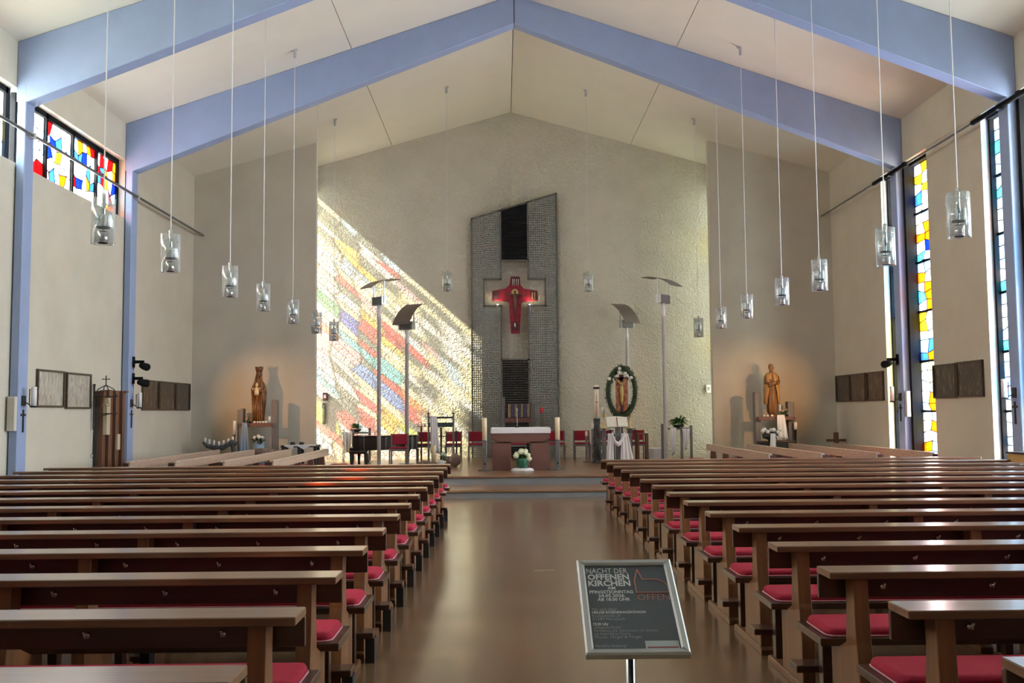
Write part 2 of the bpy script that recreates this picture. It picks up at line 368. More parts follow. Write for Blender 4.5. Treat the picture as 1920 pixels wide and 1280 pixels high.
# left wall: solid below, clerestory band, upper wall
XG = -8.24
for i in range(5):
    y0, y1 = COLS[i + 1] + .3, COLS[i]
    k = 'wall_left_%d' % (i + 2)
    if i > 3: struct(B(-8.36, -WALL, y0 - .3, y1, 0, 7.7).build(k, m_wall)); continue
    mb = MB(); mb.box(-8.36, -WALL, y0 - .3, y1 + .0, 0, 5.66); mb.box(-8.36, -WALL, y0 - .3, y1, 6.88, 7.7); struct(mb.build(k, m_wall))
    wn = window()
    fr = MB()
    ml = lin(y0, y1, 4)
    for q, yy in enumerate(ml):
        t = .07 if q in (0, 4) else .035
        fr.box(XG - .03, XG + .05, yy - t, yy + t, 5.66, 6.88)
    fr.box(XG - .03, XG + .05, y0, y1, 6.78, 6.88); fr.box(XG - .03, XG + .05, y0, y1, 5.66, 5.70)
    fr.build('window_frame', m_black, wn)
    if i < 3:
        for q in range(4):
            cold = {'white': 14, 'paleblue': 4, 'midblue': 3, 'blue': 2, 'red': 3, 'darkred': .6, 'yellow': 1.3, 'orange': 1, 'pink': 1.6, 'cyan': .8}
            if q == 3: cold.update(orange=5, red=5, yellow=3)
            if i >= 1: cold = {'white': 9, 'cream': 5, 'paleblue': 2, 'green': .7, 'orange': 2.4, 'red': 1.6, 'yellow': .8}
            pk = wpick(cold); pw = wpick({'white': 9, 'cream': 5, 'paleblue': 2})
            stained(wn, (XG, 0, 0), (0, 1, 0), (0, 0, 1), lin(ml[q] + .04, ml[q + 1] - .04, 5 if i == 0 else 4), lin(5.70, 6.78, 5 if i == 0 else 4), (lambda i_, j_, u, v, i=i, pk=pk, pw=pw: (pk if i == 0 or v < 6.1 else pw)(i_, j_, u, v)), .22, .40, .014, dim=.5 if i == 0 else 1.5)
    else:
        stained(wn, (XG, 0, 0), (0, 1, 0), (0, 0, 1), ml, [5.70, 6.24, 6.78], wpick({'white': 4, 'cream': 2, 'paleblue': 2}), .22, 0)
y0, y1 = COLS[5] - 2.6, COLS[5]
struct(B(-8.36, -WALL, YR - .3, COLS[5] + .02, 0, 7.7).build('wall_left_7', m_wall))
struct(B(-8.36, -WALL, COLS[0] + .0, 25.2, 0, 7.7).build('wall_left_1', m_course))
# right wall: panels standing proud, tall slit windows beside every column
XR = 8.28
def slit(y0, y1, cols, rows, weights, firstcol=None, panel=1):
    wn = window(); fr = MB()
    ja, jb = (.10, .05) if panel else (.05, .10)
    def cjamb(p, q, d): fr.box(8.04, 8.20, p, q, 0, 6.72); fr.box(8.20, 8.33, *((p, p + .03) if d > 0 else (q - .03, q)), 0, 6.72)
    def pjamb(p, q): fr.box(8.19, 8.27, p, q, 0, 6.72)
    if panel: cjamb(y0, y0 + ja, 1); pjamb(y1 - jb, y1)
    else: pjamb(y0, y0 + ja); cjamb(y1 - jb, y1, -1)
    fr.box(8.16, 8.33, y0, y1, 6.62, 6.72); fr.box(8.16, 8.33, y0, y1, 0, .55)
    for k in range(1, 6): fr.box(8.24, 8.32, y0 + .03, y1 - .03, .55 + k * 1.012 - .02, .55 + k * 1.012 + .02)
    fr.build('window_frame', m_black, wn)
    if rows < 8: weights = {'white': 4, 'cream': 2, 'paleblue': 2}; firstcol = None
    pk = wpick(weights); pk2 = wpick(firstcol) if firstcol else pk
    us = lin(y0 + .03, y1 - .03, cols)
    stained(wn, (XR, 0, 0), (0, 1, 0), (0, 0, 1), us, lin(.55, 6.62, rows), (lambda i, j, u, v: (pk2 if i >= cols - 1 else pk)(i, j, u, v)), .85, .22 if rows > 8 else 0, .014)
warm = {'white': 9, 'yellow': 3.5, 'orange': 4.5, 'cream': 5, 'paleblue': 2, 'midblue': 2, 'blue': 2, 'cyan': 1}
cool = {'violet': 4, 'white': 4, 'blue': 4, 'red': 2.4, 'orange': 1.6, 'paleblue': 3, 'cyan': 2}
for i in range(5):
    a, b = COLS[i + 1] + .3, COLS[i]
    near = i < 1
    if i > 3: struct(B(WALL, 8.36, a - .3, b, 0, 7.7).build('wall_right_%d' % (i + 2), m_wall)); continue
    slit(a, a + .92, 3 if near else 1, 30 if near else 6, cool, {'paleblue': 6, 'white': 4, 'cyan': 1})
    slit(b - 1.12, b, 3 if near else 1, 30 if near else 6, warm, None, 0)
    mb = MB(); mb.box(WALL, 8.30, a + .92, b - 1.12, 0, 6.73); mb.box(WALL, 8.36, a - .3, b, 6.72, 7.7)
    struct(mb.build('wall_right_%d' % (i + 2), m_wall))
    struct(B(8.04, 8.36, a - .3, a, 0, 6.72).build('wall_right_pier_%d' % (i + 1), m_wall))
slit(COLS[0] + .3, 21.36, 1, 6, cool)
mb = MB(); mb.box(WALL, 8.30, 21.36, 25.2, 0, 6.73); mb.box(WALL, 8.36, COLS[0], 25.2, 6.72, 7.7); struct(mb.build('wall_right_1', m_course))
struct(B(8.04, 8.36, COLS[0], COLS[0] + .3, 0, 6.72).build('wall_right_pier_6', m_wall))
struct(B(WALL, 8.36, YR - .3, COLS[5] + .02, 0, 7.7).build('wall_right_7', m_wall))
# side windows of the sanctuary, hidden behind the statue walls; the left one throws the coloured light on the back wall
XL = -5.5; YW0, YW1, ZW0, ZW1 = 26.24, 27.27, .5, 7.75
SPOTS = [(640, 450, 'orange'), (652, 470, 'yellow'), (672, 490, 'yellow'), (690, 510, 'yellow'), (705, 545, 'paleblue'), (718, 490, 'red'), (680, 560, 'pink'), (668, 545, 'red'), (612, 560, 'green'), (625, 575, 'green'), (655, 600, 'blue'), (690, 605, 'red'), (683, 620, 'red'),
         (645, 605, 'blue'), (675, 632, 'midblue'), (640, 620, 'paleblue'), (660, 640, 'cyan'), (712, 620, 'yellow'), (720, 640, 'yellow'), (748, 640, 'red'), (760, 650, 'red'), (735, 635, 'red'), (800, 668, 'red'), (780, 665, 'red'), (700, 665, 'red'), (705, 680, 'cyan'), (718, 690, 'cyan'), (690, 700, 'midblue'), (680, 695, 'midblue'),
         (745, 700, 'paleblue'), (740, 692, 'cyan'), (850, 700, 'paleblue'), (610, 700, 'paleblue'), (620, 725, 'cyan'), (630, 740, 'cyan'), (600, 690, 'paleblue'), (720, 715, 'red'), (735, 745, 'midblue'), (748, 755, 'midblue'), (690, 752, 'red'), (700, 762, 'red'), (760, 735, 'orange'), (752, 730, 'yellow'), (770, 775, 'red'), (785, 785, 'red'),
         (640, 775, 'red'), (648, 790, 'red'), (632, 762, 'red'), (605, 770, 'lime'), (610, 790, 'lime'), (620, 815, 'red'), (635, 825, 'red'), (608, 805, 'red'), (690, 790, 'red'), (680, 780, 'red'), (740, 790, 'yellow'), (725, 800, 'yellow'), (765, 800, 'lime'), (620, 640, 'pink'), (650, 655, 'pink'), (604, 655, 'pink'), (610, 620, 'orange'), (655, 505, 'paleblue')]
def hit_window(px, py):
    d = at(px, py, Y=27.8) - CAM
    # back wall plane left leaf: Y = YBC + (YBC-YBE)/XBE * x
    k = (YBC - YBE) / XBE; t = (YBC + k * CAM.x - CAM.y) / (d.y - k * d.x); p = CAM + d * t
    q = (p.x - XL) / SUN.x; return p.y - SUN.y * q, p.z - SUN.z * q
spots = [(*hit_window(a, b), c) for a, b, c in SPOTS]
def pick_spot(i, j, u, v):
    best = min(spots, key=lambda s: ((s[0] - u) / .10) ** 2 + ((s[1] - v) / .24) ** 2)
    if ((best[0] - u) / .10) ** 2 + ((best[1] - v) / .24) ** 2 < .45: return best[2]
    return random.choices(['white', 'cream', 'pink', 'paleblue', 'grey'], [6, 5, .5, .8, 4.5])[0]
mb = MB(); mb.box(XL - .06, XL, 25.3, YW0, 0, 8.6); mb.box(XL - .06, XL, YW1, 27.6, 0, 8.6); mb.box(XL - .06, XL, YW0, YW1, 0, ZW0); mb.box(XL - .06, XL, YW0, YW1, ZW1, 8.6)
struct(mb.build('wall_sanctuary_left', m_wall))
wn = window()
stained(wn, (XL - .03, 0, 0), (0, 1, 0), (0, 0, 1), lin(YW0, YW1, 8), lin(ZW0, ZW1, 34), pick_spot, .93, .3, .007, pastel=.34)
mb = MB()
mb.box(5.6, 5.66, 25.3, 26.0, 0, 8.6); mb.box(5.6, 5.66, 27.15, 27.6, 0, 8.6); mb.box(5.6, 5.66, 26.0, 27.15, 0, .5); mb.box(5.6, 5.66, 26.0, 27.15, 7.8, 8.6)
struct(mb.build('wall_sanctuary_right', m_wall))
wn = window()
stained(wn, (5.63, 0, 0), (0, 1, 0), (0, 0, 1), lin(26.0, 27.15, 3), lin(.5, 7.8, 12), wpick({'white': 6, 'cream': 2, 'green': .5, 'paleblue': 1}), .7, .25)

# steel rods along both walls at column height
rd = thing('tie_rail', 'dark steel rail along the left wall below the stained glass band', 'rail', (-7.84, 0, 6.13))
MB().tube([(0, -5.9, 0), (0, 24.75, 0)], .028, 8).build('rod', m_steel, rd, True)
for y in COLS: B(-.07, .03, y + .11, y + .19, -.05, .05).build('bracket', m_grey, rd)
rd = thing('tie_rail', 'thin steel rail with dark sleeves along the right wall', 'rail', (7.84, 0, 6.52))
MB().tube([(0, -5.9, 0), (0, 24.75, 0)], .02, 8).build('rod', m_steel, rd, True)
for y in COLS:
    MB().tube([(0, y - .75, 0), (0, y - .70, 0), (0, y + 1.05, 0), (0, y + 1.1, 0)], [.02, .045, .045, .02], 8).build('sleeve', m_black, rd, True)
    B(-.03, .07, y + .11, y + .19, -.05, .05).build('bracket', m_steel, rd)

# ------------------------------------------------------------------ nave pews
LZ, SZ = .83, .50                       # ledge and cushion heights
def pew_proto(L, ledge, wood_top, wood_side, name, label, cat, group, hooks=True, ledge_d=.21, panel_h=.155, kneel=True):
    """local: runs along +X from 0 to L, sitters face +Y, the ledge's far edge lies at y = 0"""
    t = thing(name, label, cat, group=group)
    B(0, L, -ledge_d, .0, LZ - .035, LZ).build('ledge', m_ledge if wood_top is m_pew else wood_top, t, bevel=.004)
    bp = B(0.0, L, -.03, -.001, LZ - panel_h, LZ - .036).build('backrest', wood_top, t, bevel=.003)
    B(.03, L - .03, .06, .48, SZ - .085, SZ - .045).build('seat', wood_top, t, bevel=.004)
    cu = MB(); x0, x1, y0, y1, z0, z1 = .075, L - .075, .085, .465, SZ - .045, SZ
    rings = []
    for d, z in ((.0, z0 + .004), (0, z0 + .022), (.012, z1 - .006), (.035, z1)):
        ring = []
        for cx, cyy, a0 in ((x1 - .05, y1 - .05, 0), (x0 + .05, y1 - .05, pi / 2), (x0 + .05, y0 + .05, pi), (x1 - .05, y0 + .05, 1.5 * pi)):
            for k in range(4):
                a = a0 + k * pi / 6; r = .05 - d if d < .05 else 0; ring.append((cx + r * math.cos(a), cyy + r * math.sin(a), z))
        rings.append(ring)
    cu.loft(rings); c = cu.build('cushion', m_red, t, True)
    pr = []
    for cx, cyy, a0 in ((x1 - .05, y1 - .05, 0), (x0 + .05, y1 - .05, pi / 2), (x0 + .05, y0 + .05, pi), (x1 - .05, y0 + .05, 1.5 * pi)):
        for k in range(4): a = a0 + k * pi / 6; pr.append((cx + .052 * math.cos(a), cyy + .052 * math.sin(a), z0 + .006))
    MB().tube(pr, .005, 5, closed=True).build('piping', m_pipe, c)
    n = max(2, round(L / 1.45)); xs = [.12 + (L - .24 - .075) * i / n for i in range(n + 1)]
    side = MB().prism([(-.24, 0.05), (.17, .05), (.17, SZ - .075), (.06, SZ - .085), (-.055, SZ - .035), (-.075, LZ - .16), (-.065, LZ - .036), (-.175, LZ - .036), (-.20, SZ), (-.24, .3)], 'x', 0, .075).mesh('side_frame', wood_side, bevel=.003)
    foot = MB().prism([(-.27, 0), (.50, 0), (.50, .035), (.47, .05), (-.24, .05), (-.27, .035)], 'x', -.006, .081).mesh('foot_rail', wood_side, bevel=.003)
    leg = B(.012, .063, .36, .43, .05, SZ - .085).mesh('seat_leg', wood_top, bevel=.003)
    for x in xs:
        link('side_frame', side, t, (x, 0, 0)); link('foot_rail', foot, t, (x, 0, 0)); link('seat_leg', leg, t, (x, 0, 0))
    if kneel:
        kn = B(.04, L - .04, -.40, -.25, .16, .20).build('kneeler', wood_top, t, bevel=.004)
        blk = B(0, .06, -.37, -.27, 0, .16).mesh('kneeler_foot', m_rubber)
        for x in xs: link('kneeler_foot', blk, kn, (x + .10, 0, 0))
    if hooks:
        hk = MB().ball((0, -.035, LZ - .10), (.014, .006, .014), 8, 5); hk.tube([(0, -.035, LZ - .10), (0, -.06, LZ - .105), (0, -.066, LZ - .085)], .0045, 6); hk.ball((0, -.066, LZ - .083), .008, 7, 5); hm = hk.mesh('bag_hook', m_chrome, True)
        k = int(L / .55)
        for i in range(k): link('bag_hook', hm, bp, (.32 + i * .55, 0, 0))
    return t
SP, Y0 = .9296, 3.196
PL = 6.15
proto = pew_proto(PL, 1, m_pew, m_pewside, 'church_pew', '', 'pew', 'pews in rows along the centre aisle')
NL, NR = 14, 15
first = True
for side, n in (('left', NL), ('right', NR)):
    for i in range(n):
        x = (-1.098 - PL) if side == 'left' else 1.297
        y = Y0 + SP * i
        lab = 'dark wooden pew with red seat cushion, %s row from the front, %s of the aisle' % (ORD[n - 1 - i], side)
        if i == 0: lab = 'nearest dark wooden pew %s of the aisle, cut off by the bottom edge' % side
        if i == n - 1: lab = 'dark wooden pew with red cushion, front row %s of the aisle' % side
        if first: o = proto; first = False; o.location = (x, y, 0); o['label'] = lab
        else: o = copytree(proto, (x, y, 0), 0, lab)
# pews turned towards the sanctuary, at both sides of the platform
def side_pews(s, xs, y0, L, words):
    pr = None
    for k, x in enumerate(xs):
        lab = 'wooden side pew facing the altar platform, %s, by the %s statue' % (words[k], 'left' if s < 0 else 'right')
        if pr is None:
            pr = pew_proto(L, 1, m_sidepew, m_sidepew_dk, 'side_pew', lab, 'pew', 'side pews left' if s < 0 else 'side pews right', False, ledge_d=.07, panel_h=.15, kneel=False); o = pr
        else: o = copytree(pr, (0, 0, 0), 0, lab)
        # local +Y (sitters' view) turns to +X on the left side and to -X on the right side
        if s < 0: o.location = (x, y0 + L, 0); o.rotation_euler = (0, 0, -pi / 2)
        else: o.location = (x, y0, 0); o.rotation_euler = (0, 0, pi / 2)
wds = ['nearest the centre', 'second from the centre', 'third from the centre', 'closest to the outer wall']
side_pews(-1, (-4.22, -5.05, -5.88, -6.66), 17.0, 5.35, wds)
side_pews(1, (4.50, 5.45, 6.45, 7.45), 17.9, 5.5, wds)

# ------------------------------------------------------------------ pendant lamps
def pendant(label, x, y, zb, proto=None):
    zc = zceil(x) - zb
    t = thing('pendant_lamp', label, 'lamp', (x, y, zb), group='glass cylinder pendants')
    if proto is None:
        g = MB(); R, H, n = .118, .47, 28
        ro = lambda r, z: [(r * math.cos(2 * pi * j / n), r * math.sin(2 * pi * j / n), z) for j in range(n)]
        g.loft([ro(R, 0), ro(R, H), ro(R - .008, H), ro(R - .008, 0)], closed=True)
        parts = {'glass_cylinder': g.mesh('glass_cylinder', m_glass, True)}
        parts['ring'] = MB().tube([(R * math.cos(a) * .98, R * math.sin(a) * .98, H - .07) for a in [2 * pi * j / 20 for j in range(20)]], .003, 5, closed=True).mesh('ring', m_chrome)
        parts['spoke'] = MB().tube([(-R * .97, 0, H - .07), (R * .97, 0, H - .07)], .003, 5).mesh('spoke', m_chrome)
        parts['stem'] = MB().lathe([(.020, .02), (.020, .10), (.012, .14), (.012, .25), (.022, .26), (.022, H + .055), (.008, H + .06)], 12).mesh('stem', m_chrome, True)
        parts['downlight'] = MB().lathe([(.048, .015), (.055, .02), (.055, .13), (.02, .135)], 16).mesh('downlight', m_chrome, True)
        parts['downlight_lens'] = MB().lathe([(.047, .008), (.047, .016)], 16).mesh('downlight_lens', m_black)
        parts['lamp_holder'] = MB().lathe([(.07, .165), (.07, .178)], 12).mesh('lamp_holder', m_black)
        parts['bulb'] = MB().lathe([(.016, .178), (.016, .2), (.028, .225), (.028, .275), (.016, .30), (.003, .306)], 10).mesh('bulb', m_bulb, True)
        parts['canopy'] = MB().lathe([(.025, -.16), (.032, -.15), (.032, -.01), (.06, -.004), (.06, .02)], 12).mesh('canopy', m_grey, True)
        pendant.parts = parts
    P = pendant.parts
    for k, me in P.items():
        if k in ('bulb', 'canopy', 'lamp_holder'): continue
        link(k, me, t)
    lh = link('lamp_holder', P['lamp_holder'], t)
    for a in range(4): link('bulb', P['bulb'], lh, (.055 * math.cos(a * pi / 2 + .5), .055 * math.sin(a * pi / 2 + .5), 0))
    link('canopy', P['canopy'], t, (0, 0, zc))
    MB().tube([(0, 0, .52), (0, 0, zc - .15)], .0065, 6).build('cord', m_cord, t)
    return t
m_cord = M('grey_cord', (.70, .70, .68), .5, var=.02)
LX, RX = -4.40, 4.50
ly = [10.11, 12.17, 14.84, 16.90, 19.30, 21.75, 24.0]; ry = [10.18, 12.16, 14.74, 16.75, 19.19, 21.5, 24.0]
fst = None
for side, X, ys in (('left', LX, ly), ('right', RX, ry)):
    for k, y in enumerate(ys):
        nm = ['nearest', 'second nearest', 'third nearest', 'fourth nearest', 'fifth nearest', 'second farthest', 'farthest'][k]
        t = pendant('clear glass cylinder pendant lamp, %s in the row above the %s pews' % (nm, side), X, y, 3.38 if side == 'left' else 3.40, fst); fst = fst or t
pendant('clear glass pendant lamp hanging high left of the metal screen', -1.66, 24.35, 4.62, fst)
pendant('clear glass pendant lamp hanging high right of the metal screen', 1.86, 24.45, 4.60, fst)

# ------------------------------------------------------------------ metal screen with the red cross
YG = 27.96
GX0, GX1, GC0, GC1 = -1.16, 1.27, -.33, .45
def gtop(x): return 7.14 + (x - GX0) / (GX1 - GX0) * .72
sg = thing('metal_screen', 'tall grey metal lattice screen with slanted top and cross-shaped opening', 'screen', (0, YG, PZ))
Z = lambda z: z - PZ
def bar(a, b, name='frame_bar', w=.045, d=.07):
    a, b = Vector((a[0], 0, Z(a[1]))), Vector((b[0], 0, Z(b[1]))); t = (b - a).normalized(); n = Vector((-t.z, 0, t.x)) * w / 2; y = Vector((0, d / 2, 0))
    a = a - t * w / 2; b = b + t * w / 2
    MB().loft([[a + n - y, a - n - y, a - n + y, a + n + y], [b + n - y, b - n - y, b - n + y, b + n + y]]).build(name, m_frame, sg)
m_frame = M('screen_frame', (.13, .125, .11), .55, .3)
m_mesh = M('screen_mesh', (.34, .345, .32), .45, .5, var=.15, vscale=30)
ca, cb, cz0, cz1, z0c, z1c = -.82, .94, 4.63, 5.40, 3.10, 5.93
bar((GX0, PZ + .02), (GX0, gtop(GX0))); bar((GX1, PZ + .02), (GX1, gtop(GX1))); bar((GX0, gtop(GX0)), (GX1, gtop(GX1)))
for x, xa in ((GC0, ca), (GC1, cb)):
    bar((x, gtop(x)), (x, cz1)); bar((x, cz1), (xa, cz1)); bar((xa, cz1), (xa, cz0)); bar((xa, cz0), (x, cz0)); bar((x, cz0), (x, PZ + .02))
bar((GC0, z1c), (GC1, z1c)); bar((GC0, z0c), (GC1, z0c))
def mesh_panel(regions, sx, sz, wx, wz, mat, name='lattice', tri=None):
    mb = MB()
    for (x0, x1, za, zb) in regions:
        f = zb if callable(zb) else (lambda x, zb=zb: zb)
        nx = max(1, round((x1 - x0) / sx))
        for i in range(1, nx):
            x = x0 + (x1 - x0) * i / nx; mb.box(x - wx / 2, x + wx / 2, -.012, .0, Z(za), Z(f(x)))
        z = za
        while z < max(f(x0), f(x1)):
            xa = x0
            if z > f(x0): xa = GX0 + (z - 7.14) / .72 * (GX1 - GX0)
            if xa < x1: mb.box(xa, x1, -.026, -.014, Z(z - wz / 2), Z(z + wz / 2))
            z += sz
    o = mb.build(name, mat, sg); o['kind'] = 'stuff'; return o
reg = []
for s in (0, 1):
    xa, xb = (GX0, GC0) if s == 0 else (GC1, GX1); inner = ca if s == 0 else cb
    o0, o1 = (GX0, inner) if s == 0 else (inner, GX1)
    reg += [(o0, o1, PZ + .02, gtop), ((inner, GC0)[0] if s == 0 else GC1, GC0 if s == 0 else inner, PZ + .02, cz0), (inner if s == 0 else GC1, GC0 if s == 0 else inner, cz1, gtop)]
mesh_panel(reg, .058, .066, .026, .026, m_mesh)
mesh_panel([(GC0, GC1, z1c, gtop), (GC0, GC1, PZ + .02, z0c)], .052, .066, .014, .034, m_black)
MB().prism([(GC0, Z(z1c)), (GC1, Z(z1c)), (GC1, Z(gtop(GC1))), (GC0, Z(gtop(GC0)))], 'y', .05, .07).build('dark_backing', M('dark_sheet', (.035, .04, .042), .4), sg)
# red enamel cross hanging in the opening
def cpt(px, py): p = at(px, py, Y=27.72); return (p.x, p.z)
cr = [(957, 518), (975, 518), (976, 534), (982, 541), (1008, 545), (1009, 563), (981, 566), (978, 568), (976, 600), (975, 625), (958, 625), (956, 600), (954, 568), (951, 565), (923, 563), (923, 545), (947, 541), (955, 534)]
cpts = [cpt(*q) for q in cr]
cz = min(p[1] for p in cpts)
rc = thing('wall_cross', 'red enamel crucifix glowing in the opening of the metal screen', 'crucifix', (0, 27.72, cz))
L2 = lambda q: (cpt(*q)[0], cpt(*q)[1] - cz)
MB().prism([(x, z - cz) for x, z in cpts], 'y', 0, .05).build('cross_body', m_enamel, rc, bevel=.006)
def plate(pts, mat, y0, y1, name): return MB().prism([L2(q) for q in pts], 'y', y0, y1).build(name, mat, rc)
plate([(924, 546), (936, 545), (936, 562), (924, 562)], m_enameldk, -.012, -.001, 'left_relief')
plate([(994, 545), (1007, 546), (1007, 562), (994, 562)], m_enameldk, -.012, -.001, 'right_relief')
plate([(958, 519), (974, 519), (974, 535), (958, 535)], m_enameldk, -.012, -.001, 'top_relief')
plate([(961, 603), (972, 603), (972, 620), (961, 620)], m_enameldk, -.012, -.001, 'lower_relief')
for x in (960.5, 963.5, 967.5, 971): plate([(x, 523), (x + 1.3, 523), (x + 1, 535), (x + .4, 535)], m_bloomw, -.02, -.013, 'relief_figure')
for x in (997, 1001.5): plate([(x, 548), (x + 2, 548), (x + 1.6, 561), (x + .4, 561)], m_gold, -.02, -.013, 'relief_figure')
plate([(964, 606), (966.5, 605), (967, 613), (964.5, 612)], m_bloomw, -.02, -.013, 'relief_figure')
hx, hz = L2((965.5, 548))
MB().lathe([(.10, 0), (.10, .01)], 20).build('halo', m_gold, rc).matrix_local = Matrix.Translation((hx, -.005, hz)) @ Matrix.Rotation(pi / 2, 4, 'X')
cm = MB(); a, b = L2((948, 553)), L2((986, 553)); fz = L2((967, 590))
cm.ball((hx, -.05, hz + .005), (.028, .03, .036), 8, 6)
cm.tube([(hx, -.045, hz - .03), (hx, -.05, hz - .12), (hx + .01, -.05, hz - .26), (hx + .005, -.055, hz - .4), (hx + .015, -.05, fz[1])], [.022, .045, .036, .032, .012], 8)
cm.tube([(a[0], -.03, a[1] + .02), ((a[0] + hx) / 2, -.04, hz - .07), (hx, -.045, hz - .06), ((b[0] + hx) / 2, -.04, hz - .07), (b[0], -.03, b[1] + .02)], [.01, .016, .022, .016, .01], 7)
cm.build('corpus', M('bronze', (.10, .075, .045), .4, .6), rc, True)
for x in (933, 993):
    q = L2((x, 573)); tb = MB().lathe([(.022, -.05), (.026, -.045), (.026, .01), (.02, .02)], 10, (q[0], -.06, q[1])).build('cross_lamp', m_steel, rc, True)
    MB().ball((q[0], -.06, q[1] + .025), .02, 8, 5).build('lamp_bulb', M('lit_bulb', (1, .86, .62), .4, var=0, emit=30), tb)
    s = -1 if x < 960 else 1
    lamp('cross_spot', 'SPOT', (q[0] + s * .02, 27.62, q[1] + cz + .05), (-s * .12 + .1 * s, .28, .30), 10, (1, .80, .55), spot_size=1.9, spot_blend=.8, shadow_soft_size=.02)

# ------------------------------------------------------------------ altar and what stands round it
AY = 21.88
aL, aR = at(922, 882, Z=PZ).x, at(1033, 882, Z=PZ).x
ax = (aL + aR) / 2; AW = aR - aL; AH = at(970, 812, Y=AY).z - PZ
al = thing('altar', 'dark red stone altar with two block legs and tapered table slab', 'altar', (ax, AY, PZ))
lw = .425
B(-AW / 2 + .01, -AW / 2 + lw, 0, .85, 0, .60).build('leg', m_stone, al, bevel=.006); B(AW / 2 - lw, AW / 2 - .01, 0, .85, 0, .60).build('leg', m_stone, al, bevel=.006)
MB().prism([(-AW / 2, AH), (-AW / 2, AH - .12), (-AW / 2 + .15, .62), (AW / 2 - .15, .62), (AW / 2, AH - .12), (AW / 2, AH)], 'y', -.02, .88).build('table_slab', m_stone, al, bevel=.012)
B(-.22, .20, -.008, .8, .60, AH - .075).build('centre_block', m_stone, al)
ch = at(970, 801.5, Y=AY).z - PZ - AH
cl = MB(); rings = []
for z, g in ((AH + .001, .012), (AH + ch * .5, .014), (AH + ch - .015, .012), (AH + ch, -.01)):
    rings.append([(-AW / 2 - g, -.03 - g, z), (AW / 2 + g, -.03 - g, z), (AW / 2 + g, .89 + g, z), (-AW / 2 - g, .89 + g, z)])
cl.loft(rings)
tag(cl.build('altar_cloth', m_white, None), 'white cloth spread over the stone altar top', 'cloth').location = (ax, AY, PZ)
def pillar_candle(label, p, r, h, mat, group=None):
    o = thing('pillar_candle', label, 'candle', p, group=group)
    MB().lathe([(r, 0), (r, h - .01), (r - .008, h), (r * .6, h - .006), (.003, h - .008)], 16).build('wax', mat, o, True)
    MB().tube([(0, 0, h - .01), (0, 0, h + .014)], .003, 5).build('wick', m_black, o); return o
for k, (px, pyb, ptop, pc) in enumerate(((909, 883, 783, 825), (1046, 881, 782, 823.5))):
    b = at(px, pyb, Z=PZ); sd = 'left' if k == 0 else 'right'
    zt = at(px, pc, Y=b.y).z; zc = at(px, ptop, Y=b.y).z
    t = thing('candle_stand', 'steel floor candle stand with flat cross foot, %s of the altar' % sd, 'candle stand', b, group='altar candle stands')
    B(-.045, .045, -.03, .03, 0, zt - PZ - .015).build('post', m_steel, t, bevel=.004); B(-.15, .15, -.025, .025, 0, .03).build('foot', m_steel, t); B(-.03, .03, -.15, .15, 0, .028).build('foot', m_steel, t)
    MB().lathe([(.06, zt - PZ - .015), (.06, zt - PZ)], 14).build('drip_plate', m_steel, t)
    MB().lathe([(.022, .09), (.022, .12)], 10).build('knob', m_iron, t).matrix_local = Matrix.Translation((0, .06, .16)) @ Matrix.Rotation(pi / 2, 4, 'X')
    pillar_candle('tall cream pillar candle on the steel stand %s of the altar' % sd, (b.x, b.y, zt), .052, zc - zt, m_wax, 'altar candles')
# flower pot under the altar table
b = at(979, 881, Z=PZ); b.y = AY - .22; b.z = PZ
dr = MB(); rings = []
for r, z in ((.235, .0), (.225, .03), (.17, .055), (.06, .062)):
    rings.append([(r * (1 + .10 * math.sin(5 * a) + .05 * math.sin(9 * a + 1)) * math.cos(a), .6 * r * (1 + .1 * math.sin(4 * a)) * math.sin(a), z * (1 + .2 * math.sin(7 * a))) for a in [2 * pi * j / 36 for j in range(36)]])
dr.loft(rings); tag(dr.build('cloth_mat', m_white, None, True), 'crumpled white cloth under the green flower pot before the altar', 'cloth').location = b
fp = thing('potted_hydrangea', 'green pot of cream hydrangeas standing between the altar legs', 'plant', (b.x, b.y, b.z + .075))
MB().lathe([(.09, 0), (.12, .03), (.145, .14), (.15, .2), (.13, .205), (.12, .18)], 18).build('pot', m_pot, fp, True)
def leaf(mb, c, d, L, W, droop=.3):
    c, d = Vector(c), Vector(d).normalized(); s = d.cross(Vector((0, 0, 1))); s = s.normalized() if s.length > .01 else Vector((1, 0, 0)); n = s.cross(d)
    p1 = c + d * L * .5; p2 = c + d * L - Vector((0, 0, droop * L))
    mb.add([c, p1 + s * W / 2, p2, p1 - s * W / 2, p1 - n * W * .12], [(0, 1, 4), (1, 2, 4), (2, 3, 4), (3, 0, 4)])
def foliage(n, R, H, L, W, c=(0, 0, 0), droop=.3):
    mb = MB()
    for _ in range(n):
        a = random.uniform(0, 2 * pi); e = random.uniform(-.1, 1.3); r = random.random() ** .5
        leaf(mb, (c[0] + R * .4 * r * math.cos(a), c[1] + R * .4 * r * math.sin(a), c[2] + H * random.random()), (math.cos(a) * math.cos(e), math.sin(a) * math.cos(e), math.sin(e)), L * random.uniform(.6, 1.2), W, droop)
    return mb
o = foliage(60, .16, .1, .16, .07, (0, 0, .18)).build('foliage', m_leaf, fp); o['kind'] = 'stuff'
for q in ((-.12, -.06, .29), (-.04, -.09, .33), (.05, -.07, .32), (.12, -.04, .27), (-.02, .04, .36), (.145, -.08, .19), (-.14, -.1, .25), (.07, .06, .35)):
    MB().ball(q, (.062, .06, .052), 10, 7).build('blossom', m_bloom, fp, True)
